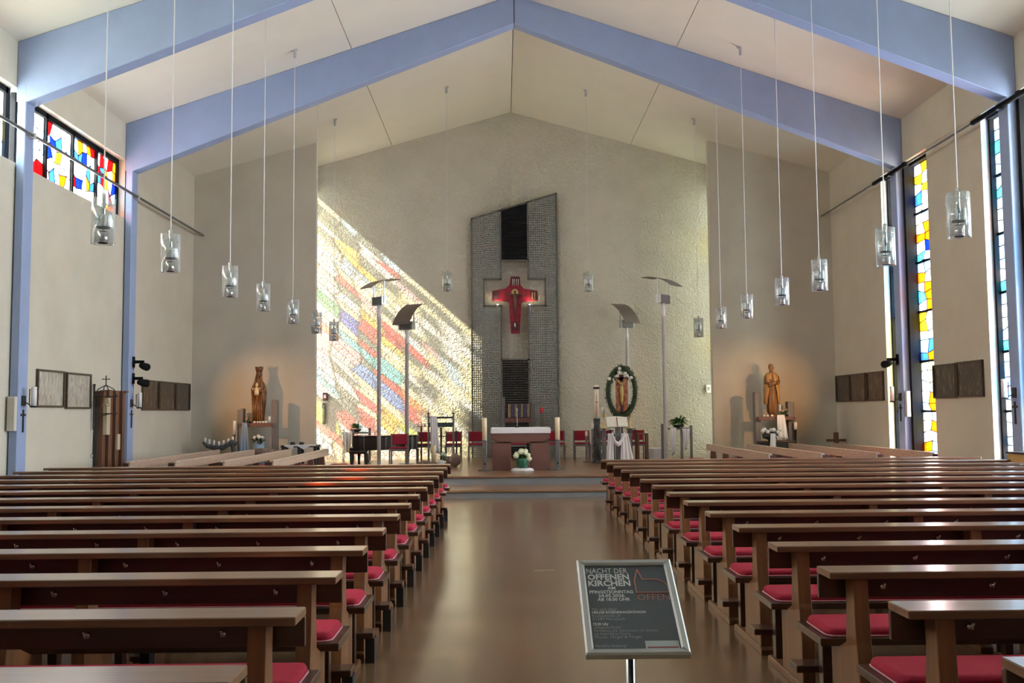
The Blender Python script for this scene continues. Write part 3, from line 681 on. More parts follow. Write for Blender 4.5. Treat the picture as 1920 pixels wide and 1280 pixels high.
# microphone on the altar
q = at(970, 803, Y=22.3); mt = at(970, 768, Y=22.3)
mi = thing('altar_microphone', 'thin gooseneck microphone rising above the altar cloth', 'microphone', (q.x, 22.3, AH + PZ + ch))
hm = mt.z - (AH + PZ + ch)
MB().lathe([(.05, 0), (.05, .015), (.01, .02)], 14).build('base', m_iron, mi); MB().tube([(0, 0, .015), (0, 0, hm - .06), (0, -.01, hm)], .006, 6).build('gooseneck', m_chrome, mi); MB().tube([(0, -.008, hm - .04), (0, -.014, hm + .03)], .011, 8).build('capsule', m_grey, mi)

def chair(label, px, Y, rz=0, top=None):
    p = at(px, 800, Y=Y); t = thing('altar_chair', label, 'chair', (p.x, Y, PZ), rz, 'red padded chairs on the platform')
    W, D, SH, TH = .44, .46, .42, .78
    def J(key, f):
        if key not in chair.c: chair.c[key] = f()
        return chair.c[key]
    lg = J('leg', lambda: B(-.018, .018, -.018, .018, 0, SH).mesh('leg', m_greywood, bevel=.003)); bl = J('bl', lambda: B(-.018, .018, -.02, .02, 0, TH).mesh('back_leg', m_greywood, bevel=.003))
    for sx in (-1, 1):
        link('leg', lg, t, (sx * (W / 2 - .02), -D / 2 + .02, 0)); link('back_leg', bl, t, (sx * (W / 2 - .018), D / 2 - .02, 0))
    link('seat_frame', J('sf', lambda: B(-W / 2, W / 2, -D / 2, D / 2 - .04, SH - .05, SH).mesh('seat_frame', m_greywood, bevel=.004)), t)
    link('seat_cushion', J('sc', lambda: B(-W / 2 + .02, W / 2 - .02, -D / 2 + .02, D / 2 - .06, SH, SH + .045).mesh('seat_cushion', m_redchair, bevel=.015)), t)
    link('back_cushion', J('bc', lambda: B(-W / 2 + .036, W / 2 - .036, D / 2 - .05, D / 2 - .005, SH + .09, TH - .01).mesh('back_cushion', m_redchair, bevel=.012)), t)
    return t
chair.c = {}
m_redchair = M('dark_red_upholstery', (.26, .015, .03), .8, var=.1, vscale=60, spec=.2)
for px, lab in ((748, 'red padded chair in front of the grand piano'), (797, 'red padded chair just right of the piano tail'), (850, 'red padded chair behind the steel frame stand'), (893, 'red padded chair at the left edge of the metal screen'),
                (1044, 'red padded chair behind the right altar candle'), (1091, 'red padded chair left of the tall paschal candle'), (1135, 'red padded chair behind the paschal candle stand'), (1194, 'red padded chair right of the lectern, under the wreath')):
    chair(lab, px, 24.05 if px == 748 else 26.3)
chair('red padded chair straight behind the altar cloth', 971, 26.3)
# tabernacle on its shelf between two grey posts
tb = thing('tabernacle_stand', 'two grey posts carrying a dark red shelf behind the altar', 'stand', (at(972, 800, Y=26.9).x, 26.9, PZ))
def ptz(py, Y): return at(972, py, Y=Y).z - PZ
x0, x1 = at(941, 780, Y=26.9).x - tb.location.x, at(1003, 780, Y=26.9).x - tb.location.x
MB().prism([(x0, 0), (x0 + .09, 0), (x0 + .09, ptz(745, 26.9)), (x0, ptz(742, 26.9))], 'y', -.1, .1).build('post', m_greywood, tb)
MB().prism([(x1 - .11, 0), (x1, 0), (x1, ptz(759.5, 26.9)), (x1 - .11, ptz(756.5, 26.9))], 'y', -.1, .1).build('post', m_greywood, tb)
B(x0 + .09, x1 - .11, -.2, .15, ptz(791, 26.9), ptz(783.5, 26.9)).build('shelf', m_stone, tb)
tn = thing('tabernacle', 'tabernacle box with gilt and violet vertical bands on the shelf behind the altar', 'tabernacle', (tb.location.x, 26.87, PZ + ptz(783.5, 26.9)))
th = ptz(756.5, 26.9) - ptz(783.5, 26.9); tx0, tx1 = -.29, .32
B(tx0, tx1, -.14, .14, 0, th).build('body', m_enameldk, tn)
mv = M('violet_enamel', (.07, .055, .13), .35, var=.3, vscale=20); mg = M('antique_gilt', (.30, .24, .14), .4, .6, var=.3, vscale=15)
for k in range(7): B(tx0 + .02 + k * .083, tx0 + .02 + k * .083 + .07, -.165, -.141, .02, th - .01).build('band', mg if k % 2 == 0 else mv, tn, bevel=.006)
# sanctuary lamp
p = at(1016, 800, Y=27.0); t = thing('sanctuary_lamp', 'red glass sanctuary lamp on a slim grey post beside the metal screen', 'lamp', (p.x, 27.0, PZ))
h0 = at(1016, 774, Y=27).z - PZ; h1 = at(1016, 764, Y=27).z - PZ
B(-.033, .033, -.033, .033, 0, h0).build('post', m_greywood, t, bevel=.004); B(-.13, .13, -.13, .13, 0, .03).build('base', m_greywood, t)
MB().lathe([(.03, h0), (.042, h0 + .03), (.04, h1)], 14).build('red_glass', M('ruby_glass', (.45, .01, .03), .2, var=.1, emit=.25), t, True)

# ------------------------------------------------------------------ tall reflector floor lamps
def reflector_lamp(label, px, pyb, pytop, rz, tilt, up, Yb):
    b = at(px, pyb, Z=PZ) if Yb is None else at(px, pyb, Y=Yb); b.z = PZ
    H = at(px, pytop, Y=b.y).z - PZ
    t = thing('reflector_lamp', label, 'floor lamp', b, group='tall reflector lamps')
    MB().lathe([(.20, 0), (.20, .02), (.05, .03)], 18).build('base', m_grey, t, True)
    MB().lathe([(.048, .02), (.048, H - .35), (.053, H - .35), (.053, H - .18), (.043, H - .17), (.043, H)], 12).build('pole', m_lamppole, t, True)
    R = rotz(rz)
    hd = MB(); hd.cbox((0, 0, H + .10), .34, .17, .20, R); h = hd.build('lamp_box', m_lampbox, t, bevel=.01)
    for s in (-1, 1):
        MB().cbox(R @ Vector((s * .19, 0, 0)) + Vector((0, 0, H + .10)), .022, .15, .21, R).build('end_cap', m_alu, t)
        MB().cbox(R @ Vector((s * .205, 0, 0)) + Vector((0, 0, H + .10 + up / 2)), .016, .035, up + .12, R).build('arm', m_alu, t)
    # curved reflector sheet, rolled about the axis through the two arm tips
    n = 10; prof = []
    for k in range(n + 1):
        s = -1 + 2 * k / n; prof.append((s * .46, -.085 * s * s))
    rings = []
    T = Matrix.Rotation(tilt, 3, 'X')
    for (y, z) in prof:
        ring = [R @ (T @ Vector((xx, y, z + zz))) + Vector((0, 0, H + .10 + up + .06)) for xx, zz in ((-.24, -.006), (.24, -.006), (.24, .006), (-.24, .006))]
        rings.append(ring)
    MB().loft(rings).build('reflector', m_reflect, t)
    return t
m_lamppole = M('lamp_pole_grey', (.85, .85, .86), .4, var=.02)
m_lampbox = M('lamp_housing', (.16, .16, .16), .5, .2)
m_reflect = M('reflector_sheet', (.15, .11, .095), .5, .2, var=.1)
reflector_lamp('tall grey reflector floor lamp nearest the left statue wall', 710.5, 868, 572, -.8, .30, .44, 24.2)
reflector_lamp('shorter reflector floor lamp left of the altar, in front of the piano', 763, 868, 618, -.45, .68, .30, 24.75)
reflector_lamp('shorter reflector floor lamp behind the lectern and wreath', 1179, 865, 614, .45, .68, .30, 26.9)
reflector_lamp('tall grey reflector floor lamp nearest the right statue wall', 1249, 865, 568, .8, .30, .44, 24.0)

# ------------------------------------------------------------------ grand piano and stool
PY = 25.55
xa, xb = at(664, 820, Y=PY).x, at(785, 820, Y=PY).x
za, zb = at(720, 842, Y=PY).z - PZ, at(720, 815.5, Y=PY).z - PZ
gp = thing('grand_piano', 'black grand piano with closed lid at the left of the platform', 'piano', (xa, PY, PZ)); W = xb - xa
out = [(.06, -.62), (.24, -.62)] + [(.24, -.7), (.36, -.72)] + [(.36 + (W - .36) * k / 12, -.70 + .45 * (.5 - .5 * math.cos(pi * min(1, max(0, (k - 2) / 7))))) for k in range(0, 11)] + [(W - .02, -.1), (W, .15), (W - .06, .45), (W - .25, .66), (W * .5, .72), (.06, .72)]
MB().prism([(x, y) for x, y in out], 'z', za, zb - .03).build('case', m_piano, gp, bevel=.01)
MB().prism([(x * 1.0, y * 1.01) for x, y in out], 'z', zb - .03, zb).build('lid', m_piano, gp, bevel=.006)
B(-.02, .26, -.6, .7, za - .02, za + .06).build('key_bed', m_piano, gp, bevel=.006); B(.0, .14, -.55, .65, za + .06, za + .085).build('keys', M('ivory', (.75, .72, .62), .4), gp)
for q in ((.2, -.5), (.2, .6), (W - .3, .25)):
    MB().lathe([(.03, 0), (.035, .05), (.03, .08), (.045, .3), (.06, za - .06), (.075, za)], 8, (q[0], q[1], 0)).build('leg', m_piano, gp, True)
    MB().ball((q[0], q[1], .025), .03, 8, 5).build('castor', m_chrome, gp)
MB().tube([(.38, -.1, .05), (.34, -.1, za)], .02, 6).build('pedal_lyre', m_piano, gp); B(.3, .42, -.2, .0, .03, .07).build('pedal_box', m_piano, gp)
SY = 24.42
sx = at(673, 850, Y=SY).x; sh = at(673, 845, Y=SY).z - PZ
st = thing('piano_stool', 'low black piano stool with padded top beside the keyboard', 'stool', (sx, SY, PZ))
B(-.22, .22, -.17, .17, sh - .07, sh).build('seat', m_piano, st, bevel=.02)
for a in (-1, 1):
    for c in (-1, 1): MB().lathe([(.02, 0), (.026, .1), (.03, sh - .07)], 8, (a * .18, c * .13, 0)).build('leg', m_piano, st)

# ------------------------------------------------------------------ draped cloth helper
def drape(pts_top, pts_bot, nfold, amp, mat, name, y, thick=.012, n=28, m=8):
    """hanging cloth between a top and a bottom line (local x, z), folded in y"""
    mb = MB(); fr = []; bk = []
    for i in range(m + 1):
        v = i / m; fr_r = []
        for j in range(n + 1):
            u = j / n
            x = (pts_top[0][0] + (pts_top[1][0] - pts_top[0][0]) * u) * (1 - v) + (pts_bot[0][0] + (pts_bot[1][0] - pts_bot[0][0]) * u) * v
            z = (pts_top[0][1] + (pts_top[1][1] - pts_top[0][1]) * u) * (1 - v) + (pts_bot[0][1] + (pts_bot[1][1] - pts_bot[0][1]) * u) * v
            fr_r.append((x, y + amp * (.3 + .7 * v) * math.sin(nfold * 2 * pi * u + .6 * v), z))
        fr.append(fr_r)
    k = n + 1
    V = [p for r in fr for p in r] + [(p[0], p[1] + thick, p[2]) for r in fr for p in r]; o = k * (m + 1); fs = []
    for i in range(m):
        for j in range(n):
            a, b, c, d = i * k + j, i * k + j + 1, (i + 1) * k + j + 1, (i + 1) * k + j
            fs += [(a, b, c, d), (o + d, o + c, o + b, o + a)]
    for j in range(n): fs += [(j, o + j, o + j + 1, j + 1), (m * k + j, m * k + j + 1, o + m * k + j + 1, o + m * k + j)]
    for i in range(m): fs += [(i * k, (i + 1) * k, o + (i + 1) * k, o + i * k), (i * k + n, o + i * k + n, o + (i + 1) * k + n, (i + 1) * k + n)]
    return mb.add(V, fs)
def px_of(Y):
    def f(px, py, ox=0): p = at(px, py, Y=Y); return (p.x - ox, p.z - PZ)
    return f
# plant stands of grey posts, one on each side
def plant_stand(lab, posts, ybar, Y, plant_px, plant_lab, cloths, big):
    f = px_of(Y); ox = f(posts[1][0], 800)[0]; t = thing('plant_stand', lab, 'stand', (ox, Y, PZ), group='grey plant stands')
    for k, (px, ptop, dy) in enumerate(posts): x, z = f(px, ptop, ox); B(x - .03, x + .03, dy - .03, dy + .03, 0, z).build('post', m_greywood, t, bevel=.004)
    xs = [f(p[0], 800, ox)[0] for p in posts]; zz = f(posts[0][0], ybar, ox)[1]
    B(min(xs), max(xs), -.2, .16, zz - .04, zz).build('shelf', m_greywood, t, bevel=.004)
    for (ta, tb, ba, bb) in cloths:
        tag_o = thing('stand_cloth', cloth_lab.pop(0), 'cloth', (ox, Y, PZ))
        drape((f(*ta, ox), f(*tb, ox)), (f(*ba, ox), f(*bb, ox)), 2.5, .03, m_white, 'c', -.25).build('fabric', m_white, tag_o, True)
    q = f(plant_px, ybar, ox); pt = thing('potted_plant', plant_lab, 'plant', (ox + q[0], Y, PZ + zz))
    MB().lathe([(.06, 0), (.12, .02), (.16, .075), (.15, .08)], 16).build('bowl', m_iron, pt, True)
    o = foliage(130 if big else 90, .26 if big else .18, .10, .22 if big else .16, .06, (0, 0, .08), .35).build('foliage', m_leaf, pt); o['kind'] = 'stuff'
cloth_lab = ['thin white cloth hanging from the plant stand beside the piano', 'white cloth hanging at the left post of the right plant stand', 'knotted white cloth hanging inside the right plant stand']
plant_stand('grey wooden plant stand behind the piano stool', ((643, 806, .12), (664, 805, -.16), (692, 802, .12)), 810, 26.75, 667, 'leafy green plant in a dark bowl beside the piano', [((645, 810), (663, 810), (650, 848), (660, 846))], False)
plant_stand('grey wooden plant stand in front of the right statue wall', ((1243, 794, .14), (1275, 800, -.2), (1293, 797, -.18)), 802, 24.75, 1272, 'bushy green plant on the right plant stand', [((1254, 802), (1265, 802), (1257, 853), (1262, 850)), ((1276, 803), (1290, 803), (1281, 842), (1284, 842))], True)

# ------------------------------------------------------------------ steel frame stand with glass panel, left of the altar
Y = 25.0; f = px_of(Y); ox = f(826, 860)[0]
t = thing('steel_frame_stand', 'upright steel frame with dark glass panels left of the altar', 'stand', (ox, Y, PZ))
for px in (803.5, 850): x, z = f(px, 778, ox); B(x - .025, x + .025, -.03, .03, 0, z).build('post', m_steel, t, bevel=.004)
a, b = f(803.5, 860, ox)[0], f(850, 860, ox)[0]
for py, py2, mm in ((781, 784.5, m_iron), (792, 800.5, M('smoked_glass', (.05, .07, .075), .15, var=.1)), (811.5, 812.5, m_steel), (817, 818.5, m_iron)):
    B(a, b, -.02, .02, f(820, py2, ox)[1], f(820, py, ox)[1]).build('crossbar' if mm is not m_iron else 'rail', mm, t)
B(f(825.5, 860, ox)[0], f(829, 860, ox)[0], -.02, .02, .0, f(827, 801, ox)[1]).build('centre_post', m_iron, t)
B(a, b, -.3, .3, 0, .03).build('base', m_iron, t)
c = thing('draped_cloth', 'white cloth draped over the steel frame stand left of the altar', 'cloth', (ox, Y, PZ))
drape((f(807, 780, ox), f(819, 780, ox)), (f(808, 848, ox), f(826, 850, ox)), 3, .03, m_white, 'c', -.09).build('fabric', m_white, c, True)
for k, (px, pt) in enumerate(((803.5, 766), (850, 765))):
    x, z = f(px, 778, ox); h = thing('thorn_candle_holder', 'small dark bowl candle holder on the %s post of the steel frame' % ('left', 'right')[k], 'candle holder', (ox + x, Y, PZ + z))
    MB().lathe([(.012, 0), (.012, .02), (.05, .055), (.045, .06)], 12).build('bowl', m_iron, h, True)
    pillar_candle('slim white candle above the %s post of the steel frame' % ('left', 'right')[k], (ox + x, Y, PZ + z + .062), .018, f(px, pt, ox)[1] - z - .06, m_waxw)
# tray stands behind it
for k, (px, py, Yk, cs, lab) in enumerate(((790, 799, 25.6, (784, 791, 797), 'slim post with round tray left of the steel frame stand'), (856, 808, 25.6, (855,), 'slim post with small tray right of the steel frame stand'))):
    f2 = px_of(Yk); x, z = f2(px, py); h = thing('tray_stand', lab, 'candle stand', (x, Yk, PZ))
    B(-.02, .02, -.02, .02, 0, z - .012).build('post', m_iron, h); MB().lathe([(.16 if k == 0 else .06, z - .012), (.16 if k == 0 else .06, z)], 16).build('tray', m_iron, h); MB().lathe([(.12, 0), (.12, .02)], 14).build('base', m_iron, h)
    for j, cx in enumerate(cs): pillar_candle(['squat white candle at the left of the round tray', 'squat white candle in the middle of the round tray', 'squat white candle at the right of the round tray'][j] if k == 0 else 'white candle on the small tray right of the steel frame', (f2(cx, py)[0], Yk, PZ + z), .026, .07 if k == 0 else .10, m_waxw)
# floor group: big candle, rocks, plant, shell
Y = 24.2; f = px_of(Y)
x0, zt = f(813.5, 834); pillar_candle('thick yellow candle standing on the platform among rocks', (x0, Y, PZ), .05, zt, m_wax)
def rock(lab, px, Yk, r, sd, name='rock', mat=None):
    rnd = random.Random(sd); x = at(px, 860, Y=Yk).x; mb = MB().ball((0, 0, 0), r, 12, 8)
    ph = [rnd.uniform(0, 6) for _ in range(4)]
    mb.v = [(vx * (1 + .16 * math.sin(9 * vy / r[0] + ph[0])), vy * (1 + .16 * math.sin(5 * vx / r[0] + ph[1])), (vz * (1 + .15 * math.sin(4 * vx / r[0] + ph[2]))) + r[2] * .92) for vx, vy, vz in mb.v]
    zm = min(v[2] for v in mb.v); mb.v = [(a, b, c - zm) for a, b, c in mb.v]
    o = mb.build(name, mat or m_rock, None, True); o.location = (x, Yk, PZ); return tag(o, lab, 'rock', 'rocks round the candle')
rock('large brown rock at the right end of the rock group', 854, 23.3, (.13, .12, .15), 3); rock('rounded brown rock behind the largest rock', 845, 23.9, (.14, .13, .13), 5)
rock('flat reddish rock left of the yellow candle', 798, 24.0, (.12, .12, .07), 7); rock('small pale rock nearest the front pews', 789, 23.6, (.09, .09, .06), 9); rock('flat tan rock in front of the yellow candle', 808, 23.7, (.13, .1, .06), 12)
pt = thing('flower_bunch', 'small bunch of grey-green flowers among the rocks', 'flowers', (at(831, 860, Y=24.35).x, 24.35, PZ))
MB().lathe([(.05, 0), (.07, .1), (.05, .14)], 12).build('vase', m_iron, pt, True); o = foliage(50, .14, .1, .11, .05, (0, 0, .13)).build('foliage', m_leaf, pt); o['kind'] = 'stuff'
for q in ((-.03, -.05, .26), (.05, -.04, .24), (.0, .02, .29)): MB().ball(q, .045, 8, 6).build('blossom', M('pale_green_petals', (.50, .60, .48), .8, var=.2, vscale=60), pt, True)
sh = MB().lathe([(.01, 0), (.06, .02), (.10, .08), (.11, .14), (.095, .13), (.05, .03)], 14).build('shell', m_white, None, True); sh.location = (at(827, 860, Y=23.4).x, 23.4, PZ); tag(sh, 'white shell bowl lying in front of the rocks', 'bowl'); sh.rotation_euler = (.3, .0, .4)

# ------------------------------------------------------------------ paschal candle
Y = 24.6; f = px_of(Y); x, z0 = f(1119, 784); z1 = f(1117, 722)[1]
t = thing('paschal_candle_stand', 'dark tapering cast iron stand of the paschal candle', 'candle stand', (x, Y, PZ))
mb = MB(); rings = []
for k in range(25):
    v = k / 24; r = .115 - .04 * v; rings.append([(r * (1 + .22 * math.sin(4 * a + 9 * v) * math.sin(13 * v * pi)) * math.cos(a), r * (1 + .22 * math.cos(3 * a + 12 * v)) * math.sin(a), v * (z0 - .07)) for a in [2 * pi * j / 14 for j in range(14)]])
mb.loft(rings).build('cast_shaft', m_iron, t)
MB().lathe([(.075, z0 - .07), (.085, z0 - .05), (.085, z0), (.06, z0)], 14).build('socket', m_iron, t, True)
t = thing('paschal_candle', 'tall white paschal candle with a red cross and dark ring', 'candle', (x, Y, PZ + z0)); h = z1 - z0
MB().lathe([(.058, 0), (.058, h), (.02, h + .005)], 16).build('wax', M('ivory_wax', (.86, .79, .62), .5, var=.05), t, True)
B(-.006, .006, -.063, -.058, h * .12, h * .72).build('red_cross', M('red_wax', (.55, .12, .05), .5), t); B(-.04, .04, -.063, -.050, h * .48, h * .505).build('red_cross_arm', M('red_wax', (.55, .12, .05), .5), t)
MB().lathe([(.056, h * .88), (.085, h * .90), (.085, h * .93), (.06, h * .95)], 16).build('drip_ring', m_iron, t, True)
for k, (px, pt, pb, lab) in enumerate(((1099.5, 808, 817, 'small white candle on the low post left of the paschal candle'), (1111, 791, 804, 'white candle on the grey post beside the paschal candle stand'))):
    Yk = 25.2; g = px_of(Yk); xx, zb_ = g(px, pb); h = thing('candle_post', 'slim grey post under the ' + ('small low' if k == 0 else 'taller') + ' white candle by the paschal candle', 'candle stand', (xx, Yk, PZ))
    B(-.03, .03, -.03, .03, 0, zb_).build('post', m_greywood, h, bevel=.003); B(-.09, .09, -.09, .09, 0, .02).build('base', m_greywood, h)
    pillar_candle(lab, (xx, Yk, PZ + zb_), .032, g(px, pt)[1] - zb_, m_waxw)

# ------------------------------------------------------------------ lectern with open book, cloth, candlesticks
Y = 23.9; f = px_of(Y); ox = f(1158, 860)[0]
t = thing('lectern', 'stone and steel lectern with sloping desk right of the altar', 'lectern', (ox, Y, PZ))
m_granite = M('granite', (.13, .135, .14), .5, var=.4, vscale=60)
B(f(1155, 860, ox)[0], f(1164, 860, ox)[0], -.06, .06, 0, f(1158, 797, ox)[1]).build('post', m_granite, t, bevel=.006)
B(f(1133, 860, ox)[0], f(1184, 860, ox)[0], -.08, .08, f(1158, 818, ox)[1], f(1158, 813, ox)[1]).build('crossbeam', m_granite, t, bevel=.005)
for px in (1135, 1182): B(f(px - 2, 860, ox)[0], f(px + 2, 860, ox)[0], -.05, .05, 0, f(px, 813, ox)[1]).build('side_post', m_steel, t, bevel=.004)
zd0, zd1 = f(1158, 799, ox)[1], f(1158, 782, ox)[1]
MB().prism([(-.16, zd0 - .03), (.18, zd1 - .03), (.18, zd1 - .012), (-.16, zd0 - .012)], 'x', f(1141, 860, ox)[0], f(1176, 860, ox)[0]).build('desk', m_granite, t)
bk = thing('open_book', 'large open book with red ribbon on the lectern', 'book', (ox, Y, PZ + zd0 - .012))
dz = zd1 - zd0
for s, (xa, xb) in ((-1, (1138, 1157)), (1, (1158, 1177))):
    x0, x1 = f(xa, 860, ox)[0], f(xb, 860, ox)[0]
    MB().loft([[(x0, -.17, .0), (x1, -.17, 0), (x1, .17, dz), (x0, .17, dz)], [(x0, -.17, .018 if s < 0 else .04), (x1, -.17, .04 if s < 0 else .018), (x1 + .02, .17, dz + (.04 if s < 0 else .018)), (x0 + .02, .17, dz + (.018 if s < 0 else .04))]]).build('pages', m_page, bk, bevel=.003)
MB().tube([(0, .1, dz * .8 + .045), (-.01, -.175, .045), (-.01, -.19, -.12)], .008, 5).build('ribbon', m_redchair, bk)
c = thing('lectern_cloth', 'white cloth swagged over the front of the lectern', 'cloth', (ox, Y, PZ))
drape((f(1139, 812, ox), f(1149, 812, ox)), (f(1136, 866, ox), f(1150, 866, ox)), 2, .03, m_white, 'c', -.13).build('left_fall', m_white, c, True)
drape((f(1164, 812, ox), f(1176, 812, ox)), (f(1162, 866, ox), f(1188, 866, ox)), 3, .03, m_white, 'c', -.13).build('right_fall', m_white, c, True)
rings = []
for k in range(13):
    u = k / 12; x, z = f(1146 + 24 * u, 812 + 22 * math.sin(pi * u) * (1 - .25 * u), ox)
    rings.append([(x + .0, -.15 + .05 * math.cos(a), z + .055 * math.sin(a) * (1 + .5 * math.sin(3 * a))) for a in [2 * pi * j / 10 for j in range(10)]])
MB().loft(rings).build('swag', m_white, c, True)
for k, (px, pc0, pc1, pb) in enumerate(((1132, 763, 776, 803), (1181.5, 762, 775, 803))):
    Yk = 25.3; g = px_of(Yk); x, zb_ = g(px, pb); zc_ = g(px, pc1)[1]; sd = ('left', 'right')[k]
    p = thing('candlestick_post', 'grey stone post carrying the %s candlestick behind the lectern' % sd, 'stand', (x, Yk, PZ)); B(-.05, .05, -.05, .05, 0, zb_).build('shaft', m_granite, p, bevel=.004); B(-.12, .12, -.1, .1, zb_ - .02, zb_ + .0).build('cap', m_granite, p)
    h = thing('candlestick', 'slender brass candlestick, %s of the two behind the lectern' % sd, 'candlestick', (x, Yk, PZ + zb_)); hh = zc_ - zb_
    MB().lathe([(.07, 0), (.05, .03), (.02, .07), (.035, hh * .4), (.014, hh * .5), (.02, hh * .8), (.045, hh * .9), (.055, hh), (.02, hh)], 12).build('shaft', m_gold, h, True)
    pillar_candle('white candle on the %s brass candlestick behind the lectern' % sd, (x, Yk, PZ + zc_), .042, g(px, pc0)[1] - zc_, m_waxw)
for k, (px, pc0, pc1) in enumerate(((1145, 800, 806), (1191.5, 796, 806))):
    Yk = 25.65; g = px_of(Yk); x, zc_ = g(px, pc1); p = thing('candle_tray_post', 'thin post with drip tray, %s of the lectern candles' % ('left', 'right')[k], 'candle stand', (x, Yk, PZ))
    B(-.02, .02, -.02, .02, 0, zc_ - .012).build('post', m_iron, p); MB().lathe([(.075, zc_ - .012), (.08, zc_)], 12).build('tray', m_iron, p); MB().lathe([(.1, 0), (.1, .02)], 12).build('base', m_iron, p)
    pillar_candle('small white candle on the thin %s tray post by the lectern' % ('left', 'right')[k], (x, Yk, PZ + zc_), .026, g(px, pc0)[1] - zc_, m_waxw)
# processional crucifix inside a green wreath
Y = 25.0; f = px_of(Y); ox, zc_ = f(1165.5, 734)
t = thing('wreath', 'oval evergreen wreath with white blossoms round the crucifix', 'wreath', (ox, Y, PZ)); A, Bz = .345, .60
wr = MB(); cpth = [(A * math.cos(a), 0, zc_ + Bz * math.sin(a)) for a in [2 * pi * j / 40 for j in range(40)]]
wr.tube(cpth, .06, 7, closed=True)
for _ in range(700):
    a = random.uniform(0, 2 * pi); b = random.uniform(0, 2 * pi); r = Vector((math.cos(a) * math.cos(b), math.sin(b), math.sin(a) * math.cos(b)))
    leaf(wr, Vector((A * math.cos(a), 0, zc_ + Bz * math.sin(a))) + r * .05, r + Vector((-math.sin(a), 0, math.cos(a))) * .5, random.uniform(.06, .11), .028, .1)
o = wr.build('greenery', m_wreath, t); o['kind'] = 'stuff'
for px, py in ((1161, 691), (1142, 710), (1182.5, 708), (1160, 698), (1172, 700), (1175, 704)):
    x, z = f(px, py, ox); MB().ball((x, -.08, z), (.045, .03, .045), 8, 6).build('blossom', m_bloomw, t, True)
MB().tube([(-.0, .06, 0), (0, .06, zc_ - Bz)], .02, 8).build('pole', m_iron, t); MB().lathe([(.17, 0), (.17, .03), (.03, .05)], 14, (0, .06, 0)).build('base', m_iron, t)
cr = thing('processional_cross', 'ornate wooden crucifix with gilded figure inside the wreath', 'crucifix', (ox, Y, PZ + f(1165, 775)[1])); oz = f(1165, 775)[1]
g2 = lambda px, py: (f(px, py, ox)[0], f(px, py)[1] - oz)
m_orn = M('ornate_orange_wood', (.38, .13, .05), .5, var=.8, vscale=22, bump=.4, bscale=30)
x0, z0 = g2(1155, 775); x1, z1 = g2(1162, 712); B(x0, x1, -.02, .02, z0, z1).build('left_band', m_orn, cr); x0, z0 = g2(1169, 775); x1, z1 = g2(1176, 710); B(x0, x1, -.02, .02, z0, z1).build('right_band', m_orn, cr)
x0, z0 = g2(1162, 775); x1, z1 = g2(1169, 702); B(x0, x1, -.01, .03, z0, z1).build('dark_core', m_enameldk, cr); x0, z0 = g2(1152, 713); x1, z1 = g2(1178, 707); B(x0, x1, -.01, .03, z0, z1).build('crossbar', m_enameldk, cr)
cm = MB(); xc, zt = g2(1165, 722); zf = g2(1165, 760)[1]
cm.ball((xc, -.05, zt + .05), (.03, .03, .04), 8, 6); cm.tube([(xc, -.045, zt + .02), (xc, -.05, zt - .1), (xc + .005, -.05, zt - .22), (xc, -.06, zt - .4), (xc, -.05, zf)], [.03, .055, .048, .04, .018], 8)
cm.tube([(g2(1154, 709)[0], -.03, g2(1154, 709)[1]), (xc, -.045, zt), (g2(1176, 709)[0], -.03, g2(1176, 709)[1])], [.014, .03, .014], 7); cm.build('corpus', M('gilded_figure', (.62, .45, .18), .4, .5, var=.3, vscale=10), cr, True)
MB().tube([(0, .01, -oz + .0), (0, .01, .02)], .018, 8).build('staff', m_iron, cr)
# credence table and white box at the right
Y = 25.2; f = px_of(Y); ox = f(1207, 860)[0]
t = thing('credence_table', 'small dark wooden side table right of the lectern', 'table', (ox, Y, PZ)); zt = f(1207, 812)[1]
B(-.17, .10, -.2, .2, zt - .025, zt).build('top', m_brownplank, t, bevel=.004)
for a in (-.15, .08):
    for b in (-.17, .17): B(a - .02, a + .02, b - .02, b + .02, 0, zt - .025).build('leg', m_brownplank, t)
ox = f(1231, 860)[0]; zt = f(1231, 840)[1]
t = thing('covered_box', 'low box covered with white cloth beside the tall right lamp', 'box', (ox + .03, Y + .12, PZ)); B(-.21, .21, -.2, .2, 0, zt - .015).build('box', m_white, t); MB().loft([[(-.23, -.22, zt - .10), (.23, -.22, zt - .08), (.23, .22, zt - .1), (-.23, .22, zt - .06)], [(-.225, -.215, zt), (.225, -.215, zt), (.225, .215, zt), (-.225, .215, zt)]]).build('cover', m_white, t)

# ------------------------------------------------------------------ statues
def figure(rings, folds, n=40):
    """rings: (z, rx, ry, cx, cy, fold) -> lofted robe with vertical folds"""
    out = []
    for (z, rx, ry, cx, cyy, fo) in rings:
        r_ = []
        for j in range(n):
            a = 2 * pi * j / n; k = 1 + fo * (math.sin(folds * a + z * 1.5) * .6 + math.sin((folds * 2 - 3) * a + 2 * z) * .4)
            r_.append((cx + rx * k * math.cos(a), cyy + ry * k * math.sin(a), z))
        out.append(r_)
    return MB().loft(out)
def head(mb, c, s):
    x, y, z = c; mb.ball((x, y, z), (.062 * s, .075 * s, .09 * s), 14, 10)
    mb.ball((x, y - .074 * s, z - .005 * s), (.012 * s, .016 * s, .022 * s), 6, 5)      # nose
    for d in (-1, 1):
        mb.ball((x + d * .026 * s, y - .062 * s, z + .016 * s), (.012 * s, .008 * s, .006 * s), 6, 4)   # brow/eye
        mb.ball((x + d * .062 * s, y + .002, z - .005 * s), (.010 * s, .016 * s, .024 * s), 6, 5)        # ear
    mb.ball((x, y - .062 * s, z - .042 * s), (.022 * s, .010 * s, .007 * s), 6, 4)      # mouth
    mb.ball((x, y - .045 * s, z - .072 * s), (.028 * s, .024 * s, .02 * s), 7, 5)       # chin
